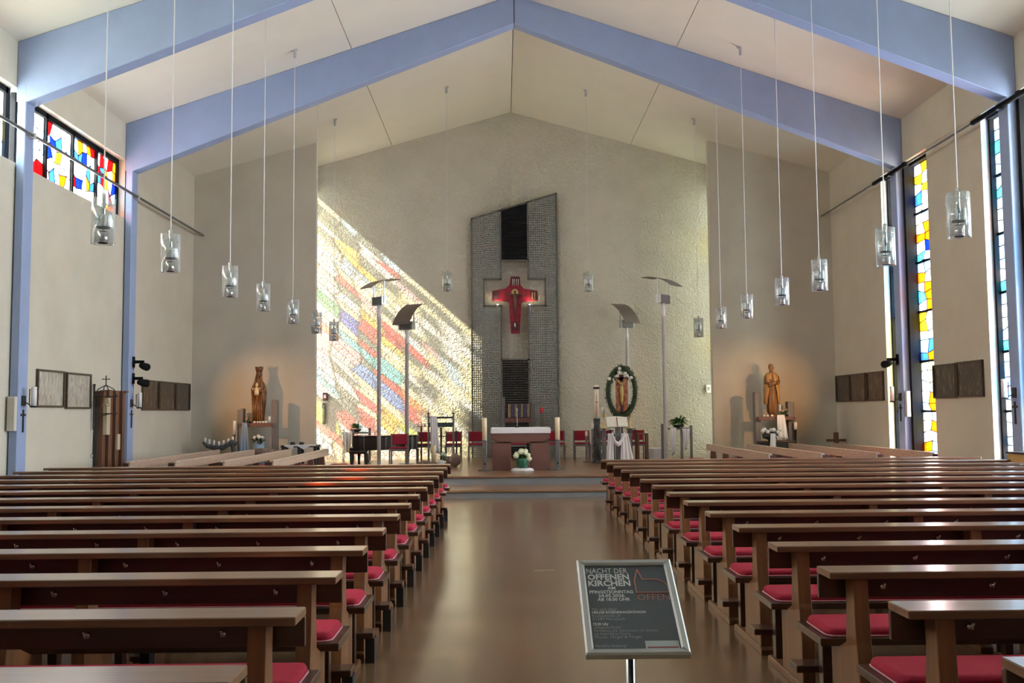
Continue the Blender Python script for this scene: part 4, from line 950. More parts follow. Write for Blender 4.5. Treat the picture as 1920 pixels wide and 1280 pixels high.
def hand(mb, c, d, s=1):
    c, d = Vector(c), Vector(d).normalized(); sd = d.cross(Vector((0, 1, 0))).normalized()
    mb.ball(c, (.026 * s, .014 * s, .03 * s), 8, 6)
    for k, L in enumerate((.045, .052, .048, .038)):
        p = c + sd * (k - 1.5) * .012 * s; mb.tube([p, p + d * L * .6 * s, p + d * L * s + Vector((0, .012 * s, 0))], [.0065 * s, .006 * s, .004 * s], 5)
    mb.tube([c + sd * -.022 * s, c + sd * -.034 * s + d * .025 * s], [.007 * s, .005 * s], 5)
SYL = 24.45
def shelf_stand(label, cx, Y, posts, shelf, name):
    f = lambda px, py: (at(px, py, Y=Y).x - cx, at(px, py, Y=Y).z)
    t = thing('statue_stand', label, 'stand', (cx, Y, 0), group='statue stands')
    for (a, b, pt_, slope) in posts:
        x0, x1 = f(a, 800)[0], f(b, 800)[0]; z = f(a, pt_)[1]
        MB().prism([(x0, 0), (x1, 0), (x1, z + slope), (x0, z)], 'y', -.12, .12).build('post', m_greywood, t, bevel=.006)
    x0, x1 = f(shelf[0], 800)[0], f(shelf[1], 800)[0]; z1, z0 = f(shelf[0], shelf[2])[1], f(shelf[0], shelf[3])[1]
    B(x0, x1, -.27, .22, z0, z1).build('shelf', m_stone, t, bevel=.005)
    for x in (x0 + .03, x1 - .03): MB().ball((x, -.275, (z0 + z1) / 2), (.015, .008, .015), 8, 5).build('bolt', m_iron, t)
    return t, z1
cxl = at(485, 800, Y=SYL).x
tl, zs = shelf_stand('two grey posts with a dark red shelf under the crowned statue', cxl, SYL, ((447.5, 458, 768, .03), (511, 521, 749, -.02)), (455, 514, 793, 800), 'l')
H = at(485, 687, Y=SYL).z - zs
s = thing('crowned_statue', 'carved wooden statue of a crowned woman holding a child on the left stand', 'statue', (cxl, SYL, zs)); k = H / 1.36
body = figure([(0, .115, .12, 0, 0, .05), (.04, .125, .13, 0, 0, .12), (.25 * k, .135, .13, 0, 0, .15), (.50 * k, .158, .13, 0, 0, .14), (.72 * k, .182, .135, 0, 0, .09), (.84 * k, .175, .13, 0, 0, .05), (.91 * k, .158, .12, 0, 0, .03), (.965 * k, .128, .105, 0, 0, .02), (1.0 * k, .096, .09, 0, 0, .02), (1.04 * k, .078, .08, 0, .005, 0), (1.11 * k, .074, .082, 0, .005, 0), (1.18 * k, .077, .088, 0, .01, 0), (1.24 * k, .070, .08, 0, .01, 0), (1.265 * k, .03, .04, 0, .01, 0)], 7)
for sdx in (-1, 1):
    body.tube([(sdx * .11, -.04, .90 * k), (sdx * .145, -.08, .80 * k), (sdx * .11, -.14, .75 * k), (sdx * .05, -.17, .79 * k)], [.035, .038, .036, .024], 8); hand(body, (sdx * .04, -.185, .80 * k), (-sdx * .5, 0, .7))
for a in (-.10, -.05, 0, .05, .10): body.tube([(a * .8, -.13, .68 * k), (a, -.150, .35 * k), (a * 1.05, -.14, .03)], [.008, .030, .016], 6)
for sdx in (-1, 1): body.tube([(sdx * .05, -.085, 1.16 * k), (sdx * .075, -.10, 1.02 * k), (sdx * .10, -.125, .86 * k), (sdx * .135, -.10, .6 * k), (sdx * .12, -.09, .2 * k)], [.012, .02, .022, .022, .01], 6)
body.build('robed_body', m_carved, s, True)
hm = MB(); head(hm, (0, -.04, 1.165 * k), 1.0); hm.build('face', M('carved_wood_face', (.15, .07, .025), .45, var=.2), s, True)
cw = MB(); cw.loft([[((.074 + .030 * q) * math.cos(a), (.082 + .030 * q) * math.sin(a) + .005, 1.225 * k + .12 * q + (.022 * math.cos(6 * a) if q == 1 else 0)) for a in [2 * pi * j / 24 for j in range(24)]] for q in (0, .5, 1)]); cw.build('crown', M('carved_crown', (.13, .05, .015), .45, var=.3), s, True)
cb = figure([(.66 * k, .05, .045, -.01, -.175, .05), (.74 * k, .06, .055, -.01, -.185, .05), (.83 * k, .05, .045, -.01, -.18, .03), (.87 * k, .025, .025, -.01, -.18, 0)], 6, 20); head(cb, (-.01, -.185, .915 * k), .58)
for sdx in (-1, 1): cb.tube([(-.01 + sdx * .045, -.18, .84 * k), (-.01 + sdx * .09, -.21, .80 * k), (-.01 + sdx * .10, -.23, .84 * k)], [.018, .016, .012], 6)
cb.build('child', M('gilt_child', (.72, .55, .34), .45, .2, var=.2), s, True)
# right statue
SYR = 24.4; cxr = at(1449, 800, Y=SYR).x
tr, zs2 = shelf_stand('two grey posts with a dark red shelf under the cloaked statue', cxr, SYR, ((1414.5, 1425, 735, -.03), (1476, 1487.5, 752.5, -.02)), (1417, 1486, 781, 787.5), 'r')
xs_ = at(1448, 778, Y=SYR).x - cxr; H = at(1448, 682, Y=SYR).z - zs2; k = H / 1.28
s = thing('cloaked_statue', 'carved wooden statue of a bareheaded man in a cloak on the right stand', 'statue', (cxr + xs_, SYR, zs2))
base = MB().lathe([(.13, 0), (.13, .05), (.11, .06)], 16).build('plinth', m_carved, s)
robe = figure([(.07, .085, .09, -.01, 0, .06), (.12, .12, .11, -.01, 0, .12), (.35 * k, .13, .115, 0, 0, .12), (.6 * k, .14, .115, 0, 0, .08), (.8 * k, .15, .11, 0, 0, .03), (.95 * k, .16, .105, 0, 0, .01), (1.03 * k, .12, .085, 0, 0, 0), (1.08 * k, .055, .055, 0, 0, 0), (1.12 * k, .042, .045, 0, 0, 0)], 8)
for a in (-.05, .05): robe.ball((a - .01, -.10, .075), (.035, .07, .028), 8, 6)
robe.build('robed_body', m_carved, s, True)
hm = MB(); head(hm, (0, -.015, 1.185 * k), 1.02); hm.build('head', M('carved_wood_face', (.36, .18, .06), .45, var=.2), s, True)
hr = MB().ball((0, .012, 1.215 * k), (.066, .07, .072), 12, 8); hr.build('hair', M('carved_hair', (.22, .10, .035), .5), s, True)
ck = MB()
cr1 = []
for z, rx, ry, o0 in ((.30, .19, .15, .9), (.42, .195, .15, .75), (.62, .195, .15, .55), (.80, .19, .145, .30), (.95, .18, .13, .12), (1.03, .145, .11, .05), (1.07, .09, .08, .05)):
    ring = []
    for j in range(25):
        a = -pi / 2 + o0 + (2 * pi - 2 * o0) * j / 24; kk = 1 + .05 * math.sin(11 * a + 3 * z); ring.append((rx * kk * math.cos(a), ry * kk * math.sin(a), z * k))
    inner = [(p[0] * .93, p[1] * .93, p[2]) for p in reversed(ring)]; cr1.append(ring + inner)
ck.loft(cr1).build('cloak', M('carved_cloak', (.46, .225, .06), .4, var=.3, vscale=4, bump=.15, bscale=12), s, True)
am = MB()
for sdx in (-1, 1):
    am.tube([(sdx * .14, -.03, .97 * k), (sdx * .158, -.07, .82 * k), (sdx * .10, -.15, .80 * k), (-sdx * .02, -.17, .84 * k)], [.045, .042, .038, .028], 8); hand(am, (-sdx * .045, -.18, .85 * k + .02 * sdx), (-sdx, 0, .3))
am.tube([(.17, -.12, .86 * k), (-.0, -.17, .80 * k), (-.12, -.15, .72 * k)], [.03, .045, .03], 8); am.build('folded_arms', m_carved, s, True)

# spotlights on the columns, aimed at the statues (warm)
def spotlight(lab, p, aim, e, mx):
    t = thing('spotlight', lab, 'spotlight', p); d = Vector(aim).normalized(); R = d.to_track_quat('-Z', 'Y').to_matrix()
    mb = MB(); prof = [(.075, -.12), (.08, -.10), (.07, .02), (.045, .10), (.02, .12)]
    mb.loft([[R @ Vector((r * math.cos(a), r * math.sin(a), z)) for a in [2 * pi * j / 14 for j in range(14)]] for r, z in prof]); mb.build('housing', m_black, t, True)
    B(*sorted((0, mx)), -.03, .03, .06, .12).build('bracket', m_black, t); B(*sorted((mx * .96, mx)), -.06, .06, -.02, .2).build('wall_plate', m_black, t)
    if e: lamp('statue_spot', 'SPOT', Vector(p) + d * .16, d, e, (1, .50, .18), spot_size=.72, spot_blend=1.0, shadow_soft_size=.03)
pa = Vector((-7.68, 20.36, 2.62)); ta = Vector((cxl, SYL, zs + .55)); spotlight('upper black spotlight on the left column beside the dark triptych', pa, ta - pa, 420, -.21)
pa2 = Vector((-7.70, 20.36, 2.28)); spotlight('lower black spotlight on the left column beside the dark triptych', pa2, (.6, .8, -.1), 0, -.19)
pb = Vector((7.68, 20.36, 2.55)); tb_ = Vector((cxr, SYR, zs2 + .6)); spotlight('black spotlight on the right column aimed at the cloaked statue', pb, tb_ - pb, 420, .21)
# candles and flowers on the shelves
def tealight(lab, x, y, z, g):
    t = thing('tealight', lab, 'candle', (x, y, z), group=g); MB().lathe([(.026, 0), (.03, .045), (.026, .045), (.022, .012)], 12).build('cup', m_waxw, t, True)
    MB().lathe([(.002, .015), (.008, .025), (.006, .036), (.001, .046)], 7).build('flame', m_flame, t)
for j, px in enumerate((477.5, 483, 488, 493.5, 499)): tealight('%s tealight from the left at the feet of the crowned statue' % ORD[j], at(px, 790, Y=24.22).x, 24.22, zs, 'tealights left')
pillar_candle('short white candle at the right end of the left statue shelf', (at(505.5, 790, Y=24.35).x, 24.35, zs), .03, .16, m_waxw)
for j, px in enumerate((1432.5, 1439.5, 1447.5)): tealight('%s tealight from the left at the feet of the cloaked statue' % ORD[j], at(px, 778, Y=24.17).x, 24.17, zs2, 'tealights right')
def posy(lab, p, r, n=60, blooms=(), bm=None):
    t = thing('flower_arrangement', lab, 'flowers', p); MB().lathe([(r * .5, 0), (r * .6, r * .3)], 12).build('dish', m_iron, t); o = foliage(n, r, r * .5, r * .9, r * .3, (0, 0, r * .25)).build('foliage', m_leaf, t); o['kind'] = 'stuff'
    for q in blooms: MB().ball(q, r * .26, 8, 6).build('blossom', bm or m_bloomw, t, True)
    return t
mpk = M('dusty_pink_petals', (.62, .38, .32), .8, var=.2, vscale=40)
posy('small dusty pink flowers on the left statue shelf', (at(467, 790, Y=24.4).x, 24.4, zs), .12, 40, ((-.05, -.05, .10), (.05, -.04, .08), (0, .0, .12)), mpk)
posy('pink and green flowers on the right statue shelf', (at(1470, 778, Y=24.4).x, 24.4, zs2), .14, 50, ((-.05, -.06, .14), (.06, -.04, .16), (.08, -.08, .08)), mpk)
pillar_candle('white candle behind the flowers on the right statue shelf', (at(1462.5, 778, Y=24.53).x, 24.53, zs2), .03, .30, m_waxw)
# cloths and floor decoration at the left stand
f = lambda px, py, Y: (at(px, py, Y=Y).x - cxl, at(px, py, Y=Y).z)
c = thing('blue_cloth', 'pale blue cloth hanging down the left post of the left statue stand', 'cloth', (cxl, 24.05, 0))
drape((f(454, 792, 24.05), f(463, 792, 24.05)), (f(444, 862, 24.05), f(468, 866, 24.05)), 3, .03, m_bluecloth, 'c', 0).build('fabric', m_bluecloth, c, True)
x, z = f(481, 838, 23.9); t = thing('flower_basket', 'flower pot wrapped in pale blue cloth under the left statue shelf', 'flowers', (cxl + x, 24.1, 0))
MB().lathe([(.16, 0), (.18, .15), (.15, .45), (.13, z + .1), (.10, z + .12)], 20).build('blue_wrap', m_bluecloth, t, True); o = foliage(60, .2, .08, .16, .06, (0, 0, z + .1)).build('foliage', m_wreath, t); o['kind'] = 'stuff'
for q in ((-.08, -.06, .24), (.02, -.08, .26), (.09, -.02, .23), (-.02, .05, .27)): MB().ball((q[0], q[1], q[2] + z - .02), .05, 8, 6).build('blossom', m_bloomw, t, True)
for j, (px, r) in enumerate(((486, .10), (494, .09), (500, .08))):
    x = at(px + 8, 850, Y=23.5).x; lg = MB().tube([(-.22, 0, r), (.0, .03, r), (.25, -.02, r)], [r * .9, r, r * .85], 9).build('log', m_rock, None, True); lg.location = (x, 23.32 + .2 * j, .62); tag(lg, ['reddish log lying in front of the blue flower wrap', 'middle reddish log beside the blue flower wrap', 'short reddish log nearest the right post of the left stand'][j], 'log', 'logs at the left stand')
bx = thing('log_bench', 'low dark bench under the logs at the left statue stand', 'bench', (at(501, 850, Y=23.5).x, 23.5, 0)); B(-.36, .36, -.3, .36, .58, .62).build('top', m_driftwood, bx)
for a in (-.32, .32):
    for b in (-.26, .3): B(a - .025, a + .025, b - .025, b + .025, 0, .58).build('leg', m_driftwood, bx)
# driftwood candelabrum with seven white candles
YD = 23.9; t = thing('driftwood_candelabrum', 'dark driftwood branch holding white candles left of the left stand', 'candelabrum', (at(410, 850, Y=YD).x, YD, 0)); ox = at(410, 850, Y=YD).x
pth = [(381, 829), (389, 836), (398, 838), (408, 840), (418, 839), (427, 834), (436, 828), (443, 832)]
P3 = [Vector((at(a, b, Y=YD).x - ox, .02 * math.sin(a), at(a, b, Y=YD).z)) for a, b in pth]
MB().tube(P3, [.03, .05, .06, .065, .06, .055, .07, .06], 9).build('branch', m_driftwood, t, True)
MB().tube([P3[3], P3[3] + Vector((.02, .02, -.35)), Vector((.02, .02, .03))], [.06, .045, .05], 9).build('trunk', m_driftwood, t, True); MB().tube([P3[6], P3[6] + Vector((.05, .0, -.4)), Vector((P3[6].x + .12, .02, .03))], [.06, .06, .08], 9).build('trunk', m_driftwood, t, True)
for j, (px, p0, p1) in enumerate(((384.5, 820, 828), (392.5, 823, 831), (401, 825, 833), (410.5, 827, 834), (419, 825, 832), (428, 822, 829), (436.5, 818, 825))):
    a = at(px, p1, Y=YD); zb_ = a.z - .02; pillar_candle('%s white candle from the left on the driftwood branch' % ORD[j], (a.x, YD, zb_), .026, at(px, p0, Y=YD).z - zb_, m_waxw, 'candles on driftwood')
a = at(439.5, 815, Y=24.2); t = thing('candle_pole', 'dark pole under the tall white candle at the left statue stand', 'candle stand', (a.x, 24.2, 0)); MB().lathe([(.12, 0), (.12, .02), (.02, .03), (.02, a.z - .02), (.05, a.z)], 10).build('pole', m_iron, t)
pillar_candle('tall white baptism candle left of the left statue stand', (a.x, 24.2, a.z), .036, at(439.5, 788.5, Y=24.2).z - a.z, m_waxw)
# cloth-covered table right of the left stand
YT = 24.2; g = px_of(YT); ox = at(564, 850, Y=YT).x; zt = at(564, 834, Y=YT).z
t = thing('low_table', 'dark low table with white cloth points right of the left statue stand', 'table', (ox, YT, 0)); hw = (at(597, 834, Y=YT).x - at(530, 834, Y=YT).x) / 2
B(-hw, hw, -.25, .25, zt - .05, zt).build('top', m_iron, t)
for a in (-hw + .05, 0, hw - .05):
    for b in (-.2, .2): B(a - .035, a + .035, b - .035, b + .035, 0, zt - .05).build('leg', m_iron, t)
c = MB(); c.prism([(-hw + .08, zt + .001), (hw - .02, zt + .001), (hw - .02, zt - .02), (hw - .15, zt - .02), (.12, zt - .10), (-.02, zt - .02), (-.12, zt - .02), (-hw + .3, zt - .10), (-hw + .1, zt - .02)], 'y', -.275, -.262)
c.box(-hw + .08, hw - .02, -.275, .2, zt + .001, zt + .006); tag(c.build('table_cloth', m_white, None), 'white cloth with pointed edge on the low dark table', 'cloth').location = (ox, YT, 0)
for j, (px, pt_, lab) in enumerate(((548, 829, 'round dark jar at the left of the low table'), (565, 829, 'round dark jar at the right of the low table'))):
    a = at(px, pt_, Y=YT); q = MB().lathe([(.06, 0), (.065, a.z - zt - .02), (.04, a.z - zt)], 12).build('jar', m_iron, None, True); q.location = (a.x, YT + .05, zt + .007); tag(q, lab, 'jar', 'dark jars')

# ------------------------------------------------------------------ right statue: cloth, wreath, candle, cross
f = lambda px, py, Y: (at(px, py, Y=Y).x - cxr, at(px, py, Y=Y).z)
c = thing('white_drape', 'long white cloth falling from the right statue shelf', 'cloth', (cxr, 24.05, 0)); YC = 24.05
drape((f(1457, 778, YC), f(1471, 777, YC)), (f(1459, 822, YC), f(1478, 824, YC)), 2.5, .025, m_white, 'c', 0).build('fabric', m_white, c, True)
YW = 23.45; a = at(1444, 815, Y=YW); t = thing('white_flower_basket', 'basket of white roses with ivy and white sash under the right statue', 'flowers', (a.x, YW, 0))
MB().lathe([(.16, 0), (.16, .03), (.05, .06), (.05, a.z - .12), (.17, a.z - .08), (.19, a.z + .02), (.17, a.z + .02)], 16).build('pedestal_bowl', m_iron, t, True); o = foliage(80, .24, .08, .15, .06, (0, 0, a.z)).build('foliage', m_wreath, t); o['kind'] = 'stuff'
for j in range(9): MB().ball((-.2 + .05 * j, -.1 + .06 * math.sin(j * 2.3), a.z + .09 + .04 * math.sin(j * 1.7)), .05, 8, 6).build('blossom', m_bloomw, t, True)
g = lambda px, py: (at(px, py, Y=YW).x - a.x, at(px, py, Y=YW).z)
drape((g(1440, 812), g(1449, 812)), (g(1439, 838), g(1450, 838)), 1.5, .02, m_white, 'c', -.24).build('sash', m_white, t, True)
drape((g(1450, 814), g(1458, 822)), (g(1454, 824), g(1468, 824)), 1.5, .02, m_white, 'c', -.2).build('sash_loop', m_white, t, True)
a = at(1491.5, 805, Y=24.2); t = thing('candle_stake', 'thin grey candle stake right of the right statue stand', 'candle stand', (a.x, 24.2, 0)); MB().lathe([(.11, 0), (.11, .02), (.02, .03), (.025, a.z - .02), (.06, a.z - .01), (.06, a.z)], 10).build('pole', m_steel, t, True)
pillar_candle('white candle on the thin stake right of the right statue', (a.x, 24.2, a.z), .042, at(1491, 791, Y=24.2).z - a.z, m_waxw)
t = thing('dark_case', 'dark low case behind the side pews under the right statue', 'box', (at(1455, 850, Y=24.05).x, 24.05, 0)); B(-.42, .42, -.2, .12, 0, at(1455, 828, Y=24.05).z).build('body', m_iron, t, bevel=.01); B(-.43, .43, -.21, .13, at(1455, 828, Y=24.05).z, at(1455, 826, Y=24.05).z).build('lid', m_brownplank, t)
YX = 23.9; a = at(1568, 829, Y=YX); t = thing('wooden_cross', 'small standing wooden cross behind the right side pews', 'cross', (a.x, YX, 0)); zt = at(1568, 810, Y=YX).z
B(-.05, .05, -.04, .04, 0, zt).build('upright', m_brownplank, t, bevel=.005); x0, x1 = at(1550, 826, Y=YX).x - a.x, at(1586, 826, Y=YX).x - a.x; za = at(1568, 825, Y=YX).z; B(x0, x1, -.035, .035, za - .03, za + .03).build('arm', m_brownplank, t, bevel=.005); B(-.2, .2, -.2, .2, 0, .04).build('base', m_brownplank, t)

# ------------------------------------------------------------------ things on the walls
def picture_mat(name, dark, light, seed, tint):
    m, nt, p = nodes(name); v = coords(nt, (1, 1, 1), 'Object')
    n1 = N(nt, 'ShaderNodeTexNoise'); n1.inputs['Scale'].default_value = 3 + seed % 3; n1.inputs['Detail'].default_value = 5; n1.inputs['Distortion'].default_value = 1.2
    mp = v.node; mp.inputs['Location'].default_value = (seed * 3.1, seed * 1.7, 0); mp.inputs['Scale'].default_value = (1, 3.0, 1.2); nt.links.new(v, n1.inputs[0])
    nt.links.new(ramp(nt, n1.outputs[0], [(.35, dark), (.55, tint), (.72, light)]), p.inputs['Base Color']); p.inputs['Roughness'].default_value = .3; return m
def wall_picture(lab, s, ya, yb, z0, z1, mat, fm, group):
    t = thing('framed_picture', lab, 'picture', (s * WALL, (ya + yb) / 2, z0), group=group); hw = (yb - ya) / 2; h = z1 - z0; X = lambda a, b: sorted((-s * a, -s * b))
    B(*X(0, .02), -hw + .02, hw - .02, .02, h - .02).build('painting', mat, t)
    for (y0, y1, za, zb_) in ((-hw, hw, 0, .035), (-hw, hw, h - .035, h), (-hw, -hw + .035, .035, h - .035), (hw - .035, hw, .035, h - .035)): B(*X(0, .045), y0, y1, za, zb_).build('frame_rail', fm, t)
m_frame_dk = wood('picture_frame', (.06, .04, .025), .4, 1)
pale = [picture_mat('pale_painting', (.30, .27, .21), (.62, .58, .48), k, (.46, .43, .35)) for k in (1, 2)]
dk = [picture_mat('dark_painting', (.022, .016, .013), (.20, .15, .10), k, (.06, .042, .03)) for k in (3, 4, 5, 6, 7)]
wall_picture('pale framed picture nearest the near left column', -1, 16.48, 17.50, 1.76, 2.40, pale[0], m_frame_dk, 'station pictures'); wall_picture('pale framed picture, right of the two on the left wall', -1, 17.58, 18.62, 1.74, 2.39, pale[1], m_frame_dk, 'station pictures')
for k, (a, b) in enumerate(((21.28, 22.32), (22.34, 23.44), (23.46, 24.50))): wall_picture('dark framed picture, %s of the three on the left wall' % ('left', 'middle', 'right')[k], -1, a, b, 1.72, 2.38, dk[k], m_frame_dk, 'station pictures')
for k, (a, b) in enumerate(((23.67, 24.62), (22.62, 23.65), (21.54, 22.54))): wall_picture('dark framed picture, %s of the three on the far right wall' % ('left', 'middle', 'right')[k], 1, a, b, 1.80, 2.45, dk[k + 2], m_frame_dk, 'station pictures')
wall_picture('dark framed picture, left of the two between the right windows', 1, 18.06, 19.02, 1.81, 2.45, dk[0], m_frame_dk, 'station pictures'); wall_picture('dark framed picture, right of the two between the right windows', 1, 17.04, 18.03, 1.82, 2.46, dk[1], m_frame_dk, 'station pictures')
def sconce(where, s, y):
    X = lambda a, b: sorted((-s * a, -s * b))
    t = thing('candle_sconce', 'iron bracket sconce on the %s' % where, 'sconce', (s * WIN, y, 1.78), group='consecration candle sconces')
    B(*X(0, .02), -.06, .06, .0, .16).build('back_plate', m_iron, t); MB().tube([(-s * .02, 0, .06), (-s * .10, 0, .02), (-s * .12, 0, -.02), (-s * .22, 0, -.02)], .010, 6).build('lower_arm', m_iron, t); MB().tube([(-s * .10, 0, .02), (-s * .10, 0, .26), (-s * .22, 0, .26)], .008, 6).build('upper_arm', m_iron, t)
    MB().lathe([(.055, -.012), (.055, 0)], 12, (-s * .17, 0, 0)).build('drip_dish', m_iron, t)
    pillar_candle('white candle in the sconce on the %s' % where, (s * WIN - s * .17, y, 1.78), .042, .30, m_waxw, 'sconce candles')
    c = MB(); c.box(*X(0, .018), -.016, .016, -.26, .10); c.box(*X(0, .018), -.075, .075, .0, .032); c = c.build('consecration_cross', m_iron, None); c.location = (s * WIN, y, 1.62); tag(c, 'small dark metal cross below the sconce on the %s' % where, 'cross', 'consecration crosses')
sconce('near left column', -1, COLS[1] + .16); sconce('far left column', -1, COLS[0] + .16); sconce('far right column', 1, COLS[0] + .16); sconce('near right column', 1, COLS[1] + .16)
for s, y, zz, lab, px0, px1, p0, p1 in ((-1, COLS[1], 0, 'slim cream column loudspeaker on the near left column', 15, 28.5, 743, 808), (1, COLS[0], 0, 'slim cream column loudspeaker on the far right column', 1698, 1707.5, 733, 781)):
    a, b = at(px0, p0, Y=y - .06), at(px1, p1, Y=y - .06)
    t = thing('column_loudspeaker', lab, 'loudspeaker', ((a.x + b.x) / 2, y, b.z)); hw = abs(b.x - a.x) / 2; h = a.z - b.z
    B(-hw, hw, -.09, -.012, 0, h).build('cabinet', m_speaker, t, bevel=.008); B(-hw * .8, hw * .8, -.094, -.0905, .03, h - .03).build('grille', M('cream_grille', (.55, .53, .45), .7), t); B(-hw * .5, hw * .5, -.012, 0, h * .3, h * .7).build('mount', m_grey, t)
for s, px, p0, p1, lab in ((-1, 603, 735, 747, 'small wall box on the back wall beside the left statue wall'), (1, 1332, 719, 732, 'small white wall box on the back wall beside the right statue wall')):
    Yw = YSI - .002; a, b = at(px - 4, p0, Y=Yw), at(px + 4, p1, Y=Yw); cx_ = s * (XS - .10 if s > 0 else XS - .10); zc_ = (a.z + b.z) / 2
    yw = YBE + (XBE - 5.3) * (YBC - YBE) / XBE if s > 0 else YBE + (XBE - 5.05) * (YBC - YBE) / XBE; xw = 5.38 if s > 0 else -5.2
    t = thing('wall_box', lab, 'wall box', (xw, yw - .05, zc_)); B(-.06, .06, -.06, .04, -.11, .11).build('housing', m_waxw if s > 0 else m_iron, t, bevel=.006); B(-.03, .03, -.066, -.061, -.04, .05).build('keypad', m_grey, t)
a = at(605.5, 795, Y=27.15); z1_ = at(605.5, 755, Y=27.15).z
t = thing('wall_plaque', 'narrow dark upright plaque on the back wall beside the left statue wall', 'plaque', (a.x, YBC + (YBC - YBE) / XBE * a.x - .03, a.z)); B(-.035, .035, -.03, .02, 0, z1_ - a.z).build('plate', m_iron, t, bevel=.004); B(-.02, .02, -.034, -.0305, .05, z1_ - a.z - .05).build('inlay', m_steel, t)
# slatted plank screen and wrought-iron bell by the far left column
t = thing('plank_screen', 'tall screen of brown vertical planks against the left wall', 'screen', (-WALL + .015, 19.35, 0)); hts = [2.08, 2.10, 2.11, 2.10, 2.10, 2.09]
for j in range(6):
    y0 = -.5 + j * .165; mm = m_brownplank
    B(.02, .16 + (.05 if j % 2 else 0), y0, y0 + .135, .05, hts[j]).build('plank', mm, t, bevel=.004)
B(.0, .05, -.52, .48, .02, 2.08).build('backing', m_dark, t); B(.16, .23, -.5, -.33, 1.25, 1.95).build('tan_board', m_tanplank, t); B(.21, .25, -.0, .13, .95, 1.25).build('tan_board', m_tanplank, t); B(.0, .26, .38, .49, 2.06, 2.10).build('cap', m_brownplank, t)
t = thing('bell_bracket', 'wrought iron bell bracket with small cross in front of the plank screen', 'bracket', (-WALL, 18.72, 1.35)); i_ = m_iron
MB().tube([(.05, 0, 0), (.05, 0, .80), (.05, 0, .86)], [.018, .02, .03], 8).build('back_bar', i_, t)
for z in (.30, .62): MB().tube([(.05, 0, z), (.50, 0, z)], .012, 6).build('arm', i_, t)
MB().tube([(.05, 0, .15), (.2, 0, .26), (.36, 0, .30)], .010, 6).build('brace', i_, t)
MB().tube([(.06, 0, .62), (.12, 0, .76), (.27, 0, .84), (.42, 0, .76), (.48, 0, .62)], .010, 6).build('arch', i_, t); MB().tube([(.27, -.12, .62), (.27, -.1, .78), (.27, 0, .84), (.27, .1, .78), (.27, .12, .62)], .010, 6).build('arch', i_, t)
MB().tube([(.27, 0, .84), (.27, 0, 1.02)], .010, 6).build('cross_upright', i_, t); MB().tube([(.19, 0, .95), (.35, 0, .95)], .010, 6).build('cross_arm', i_, t)
MB().lathe([(.075, .44), (.06, .47), (.045, .56), (.02, .60)], 14, (.27, 0, 0)).build('bell', M('bell_bronze', (.34, .27, .17), .35, .8), t, True); MB().tube([(.05, -.0, 0), (.05, -.02, -.45)], .005, 5).build('pull_chain', i_, t); MB().tube([(.05 + .03 * math.cos(a), -.02, -.49 + .04 * math.sin(a)) for a in [2 * pi * j / 12 for j in range(12)]], .005, 5, closed=True).build('pull_ring', i_, t)
# pale wooden cabinet at the far right edge
a = at(1893, 846, X=7.5); t = thing('side_cabinet', 'light wooden cabinet at the right edge behind the pews', 'cabinet', (7.75, a.y - .6, 0)); zt = a.z
B(-.28, .28, -.6, .6, 0, zt - .03).build('body', m_ochre, t, bevel=.006); B(-.3, .3, -.62, .62, zt - .03, zt).build('top', m_iron, t); B(-.29, -.281, -.57, -.02, .08, zt - .06).build('door', m_ochre, t); B(-.29, -.281, .02, .57, .08, zt - .06).build('door', m_ochre, t)

# ------------------------------------------------------------------ poster stand in the aisle
sx_, st_, sb_ = .1325, (3.50, 1.095), (3.13, .858)
vt = Vector((0, st_[0] - sb_[0], st_[1] - sb_[1])); PLEN = vt.length; vd = vt.normalized(); PW = .328
t = thing('poster_stand', 'silver framed poster stand with dark event poster in the aisle', 'poster stand', (sx_, 3.315, 0))
org = Vector((0, sb_[0] - 3.315, sb_[1])); nd = Vector((1, 0, 0)).cross(vd)
def pp(u, v, w=0): return org + Vector((u, 0, 0)) + vd * v + nd * w
def slab(u0, u1, v0, v1, w0, w1): return MB().loft([[pp(u0, v0, w0), pp(u1, v0, w0), pp(u1, v1, w0), pp(u0, v1, w0)], [pp(u0, v0, w1), pp(u1, v0, w1), pp(u1, v1, w1), pp(u0, v1, w1)]])
fw_ = .026; h2 = PW / 2
slab(-h2 + .005, h2 - .005, .005, PLEN - .005, -.012, -.002).build('back_panel', m_black, t)
def rail(pts, name='frame_rail'):
    lo = [pp(u, v, -.012) for u, v in pts]; md = [pp(u, v, .006) for u, v in pts]
    cu_ = sum(p[0] for p in pts) / 4; cv_ = sum(p[1] for p in pts) / 4
    hi = [pp(cu_ + (u - cu_) * (.985 if abs(u - cu_) > .1 else .55), cv_ + (v - cv_) * (.985 if abs(v - cv_) > .1 else .55), .012) for u, v in pts]
    MB().loft([lo, md, hi]).build(name, m_snap, t)
m_snap = M('snap_frame', (.56, .57, .56), .42, .25, var=.02)
g_ = .0006
rail([(-h2, 0), (h2, 0), (h2 - fw_, fw_), (-h2 + fw_, fw_)]); rail([(-h2, PLEN), (h2, PLEN), (h2 - fw_, PLEN - fw_), (-h2 + fw_, PLEN - fw_)])
rail([(-h2, g_), (-h2 + fw_, fw_ + g_), (-h2 + fw_, PLEN - fw_ - g_), (-h2, PLEN - g_)]); rail([(h2, g_), (h2 - fw_, fw_ + g_), (h2 - fw_, PLEN - fw_ - g_), (h2, PLEN - g_)])
iw, ih = PW - 2 * fw_, PLEN - 2 * fw_
ps = slab(-iw / 2, iw / 2, fw_, PLEN - fw_, -.002, .001).build('poster', m_poster, t)
MB().lathe([(.16, 0), (.16, .012), (.03, .02)], 24, (0, .03, 0)).build('base', m_alu, t, True)
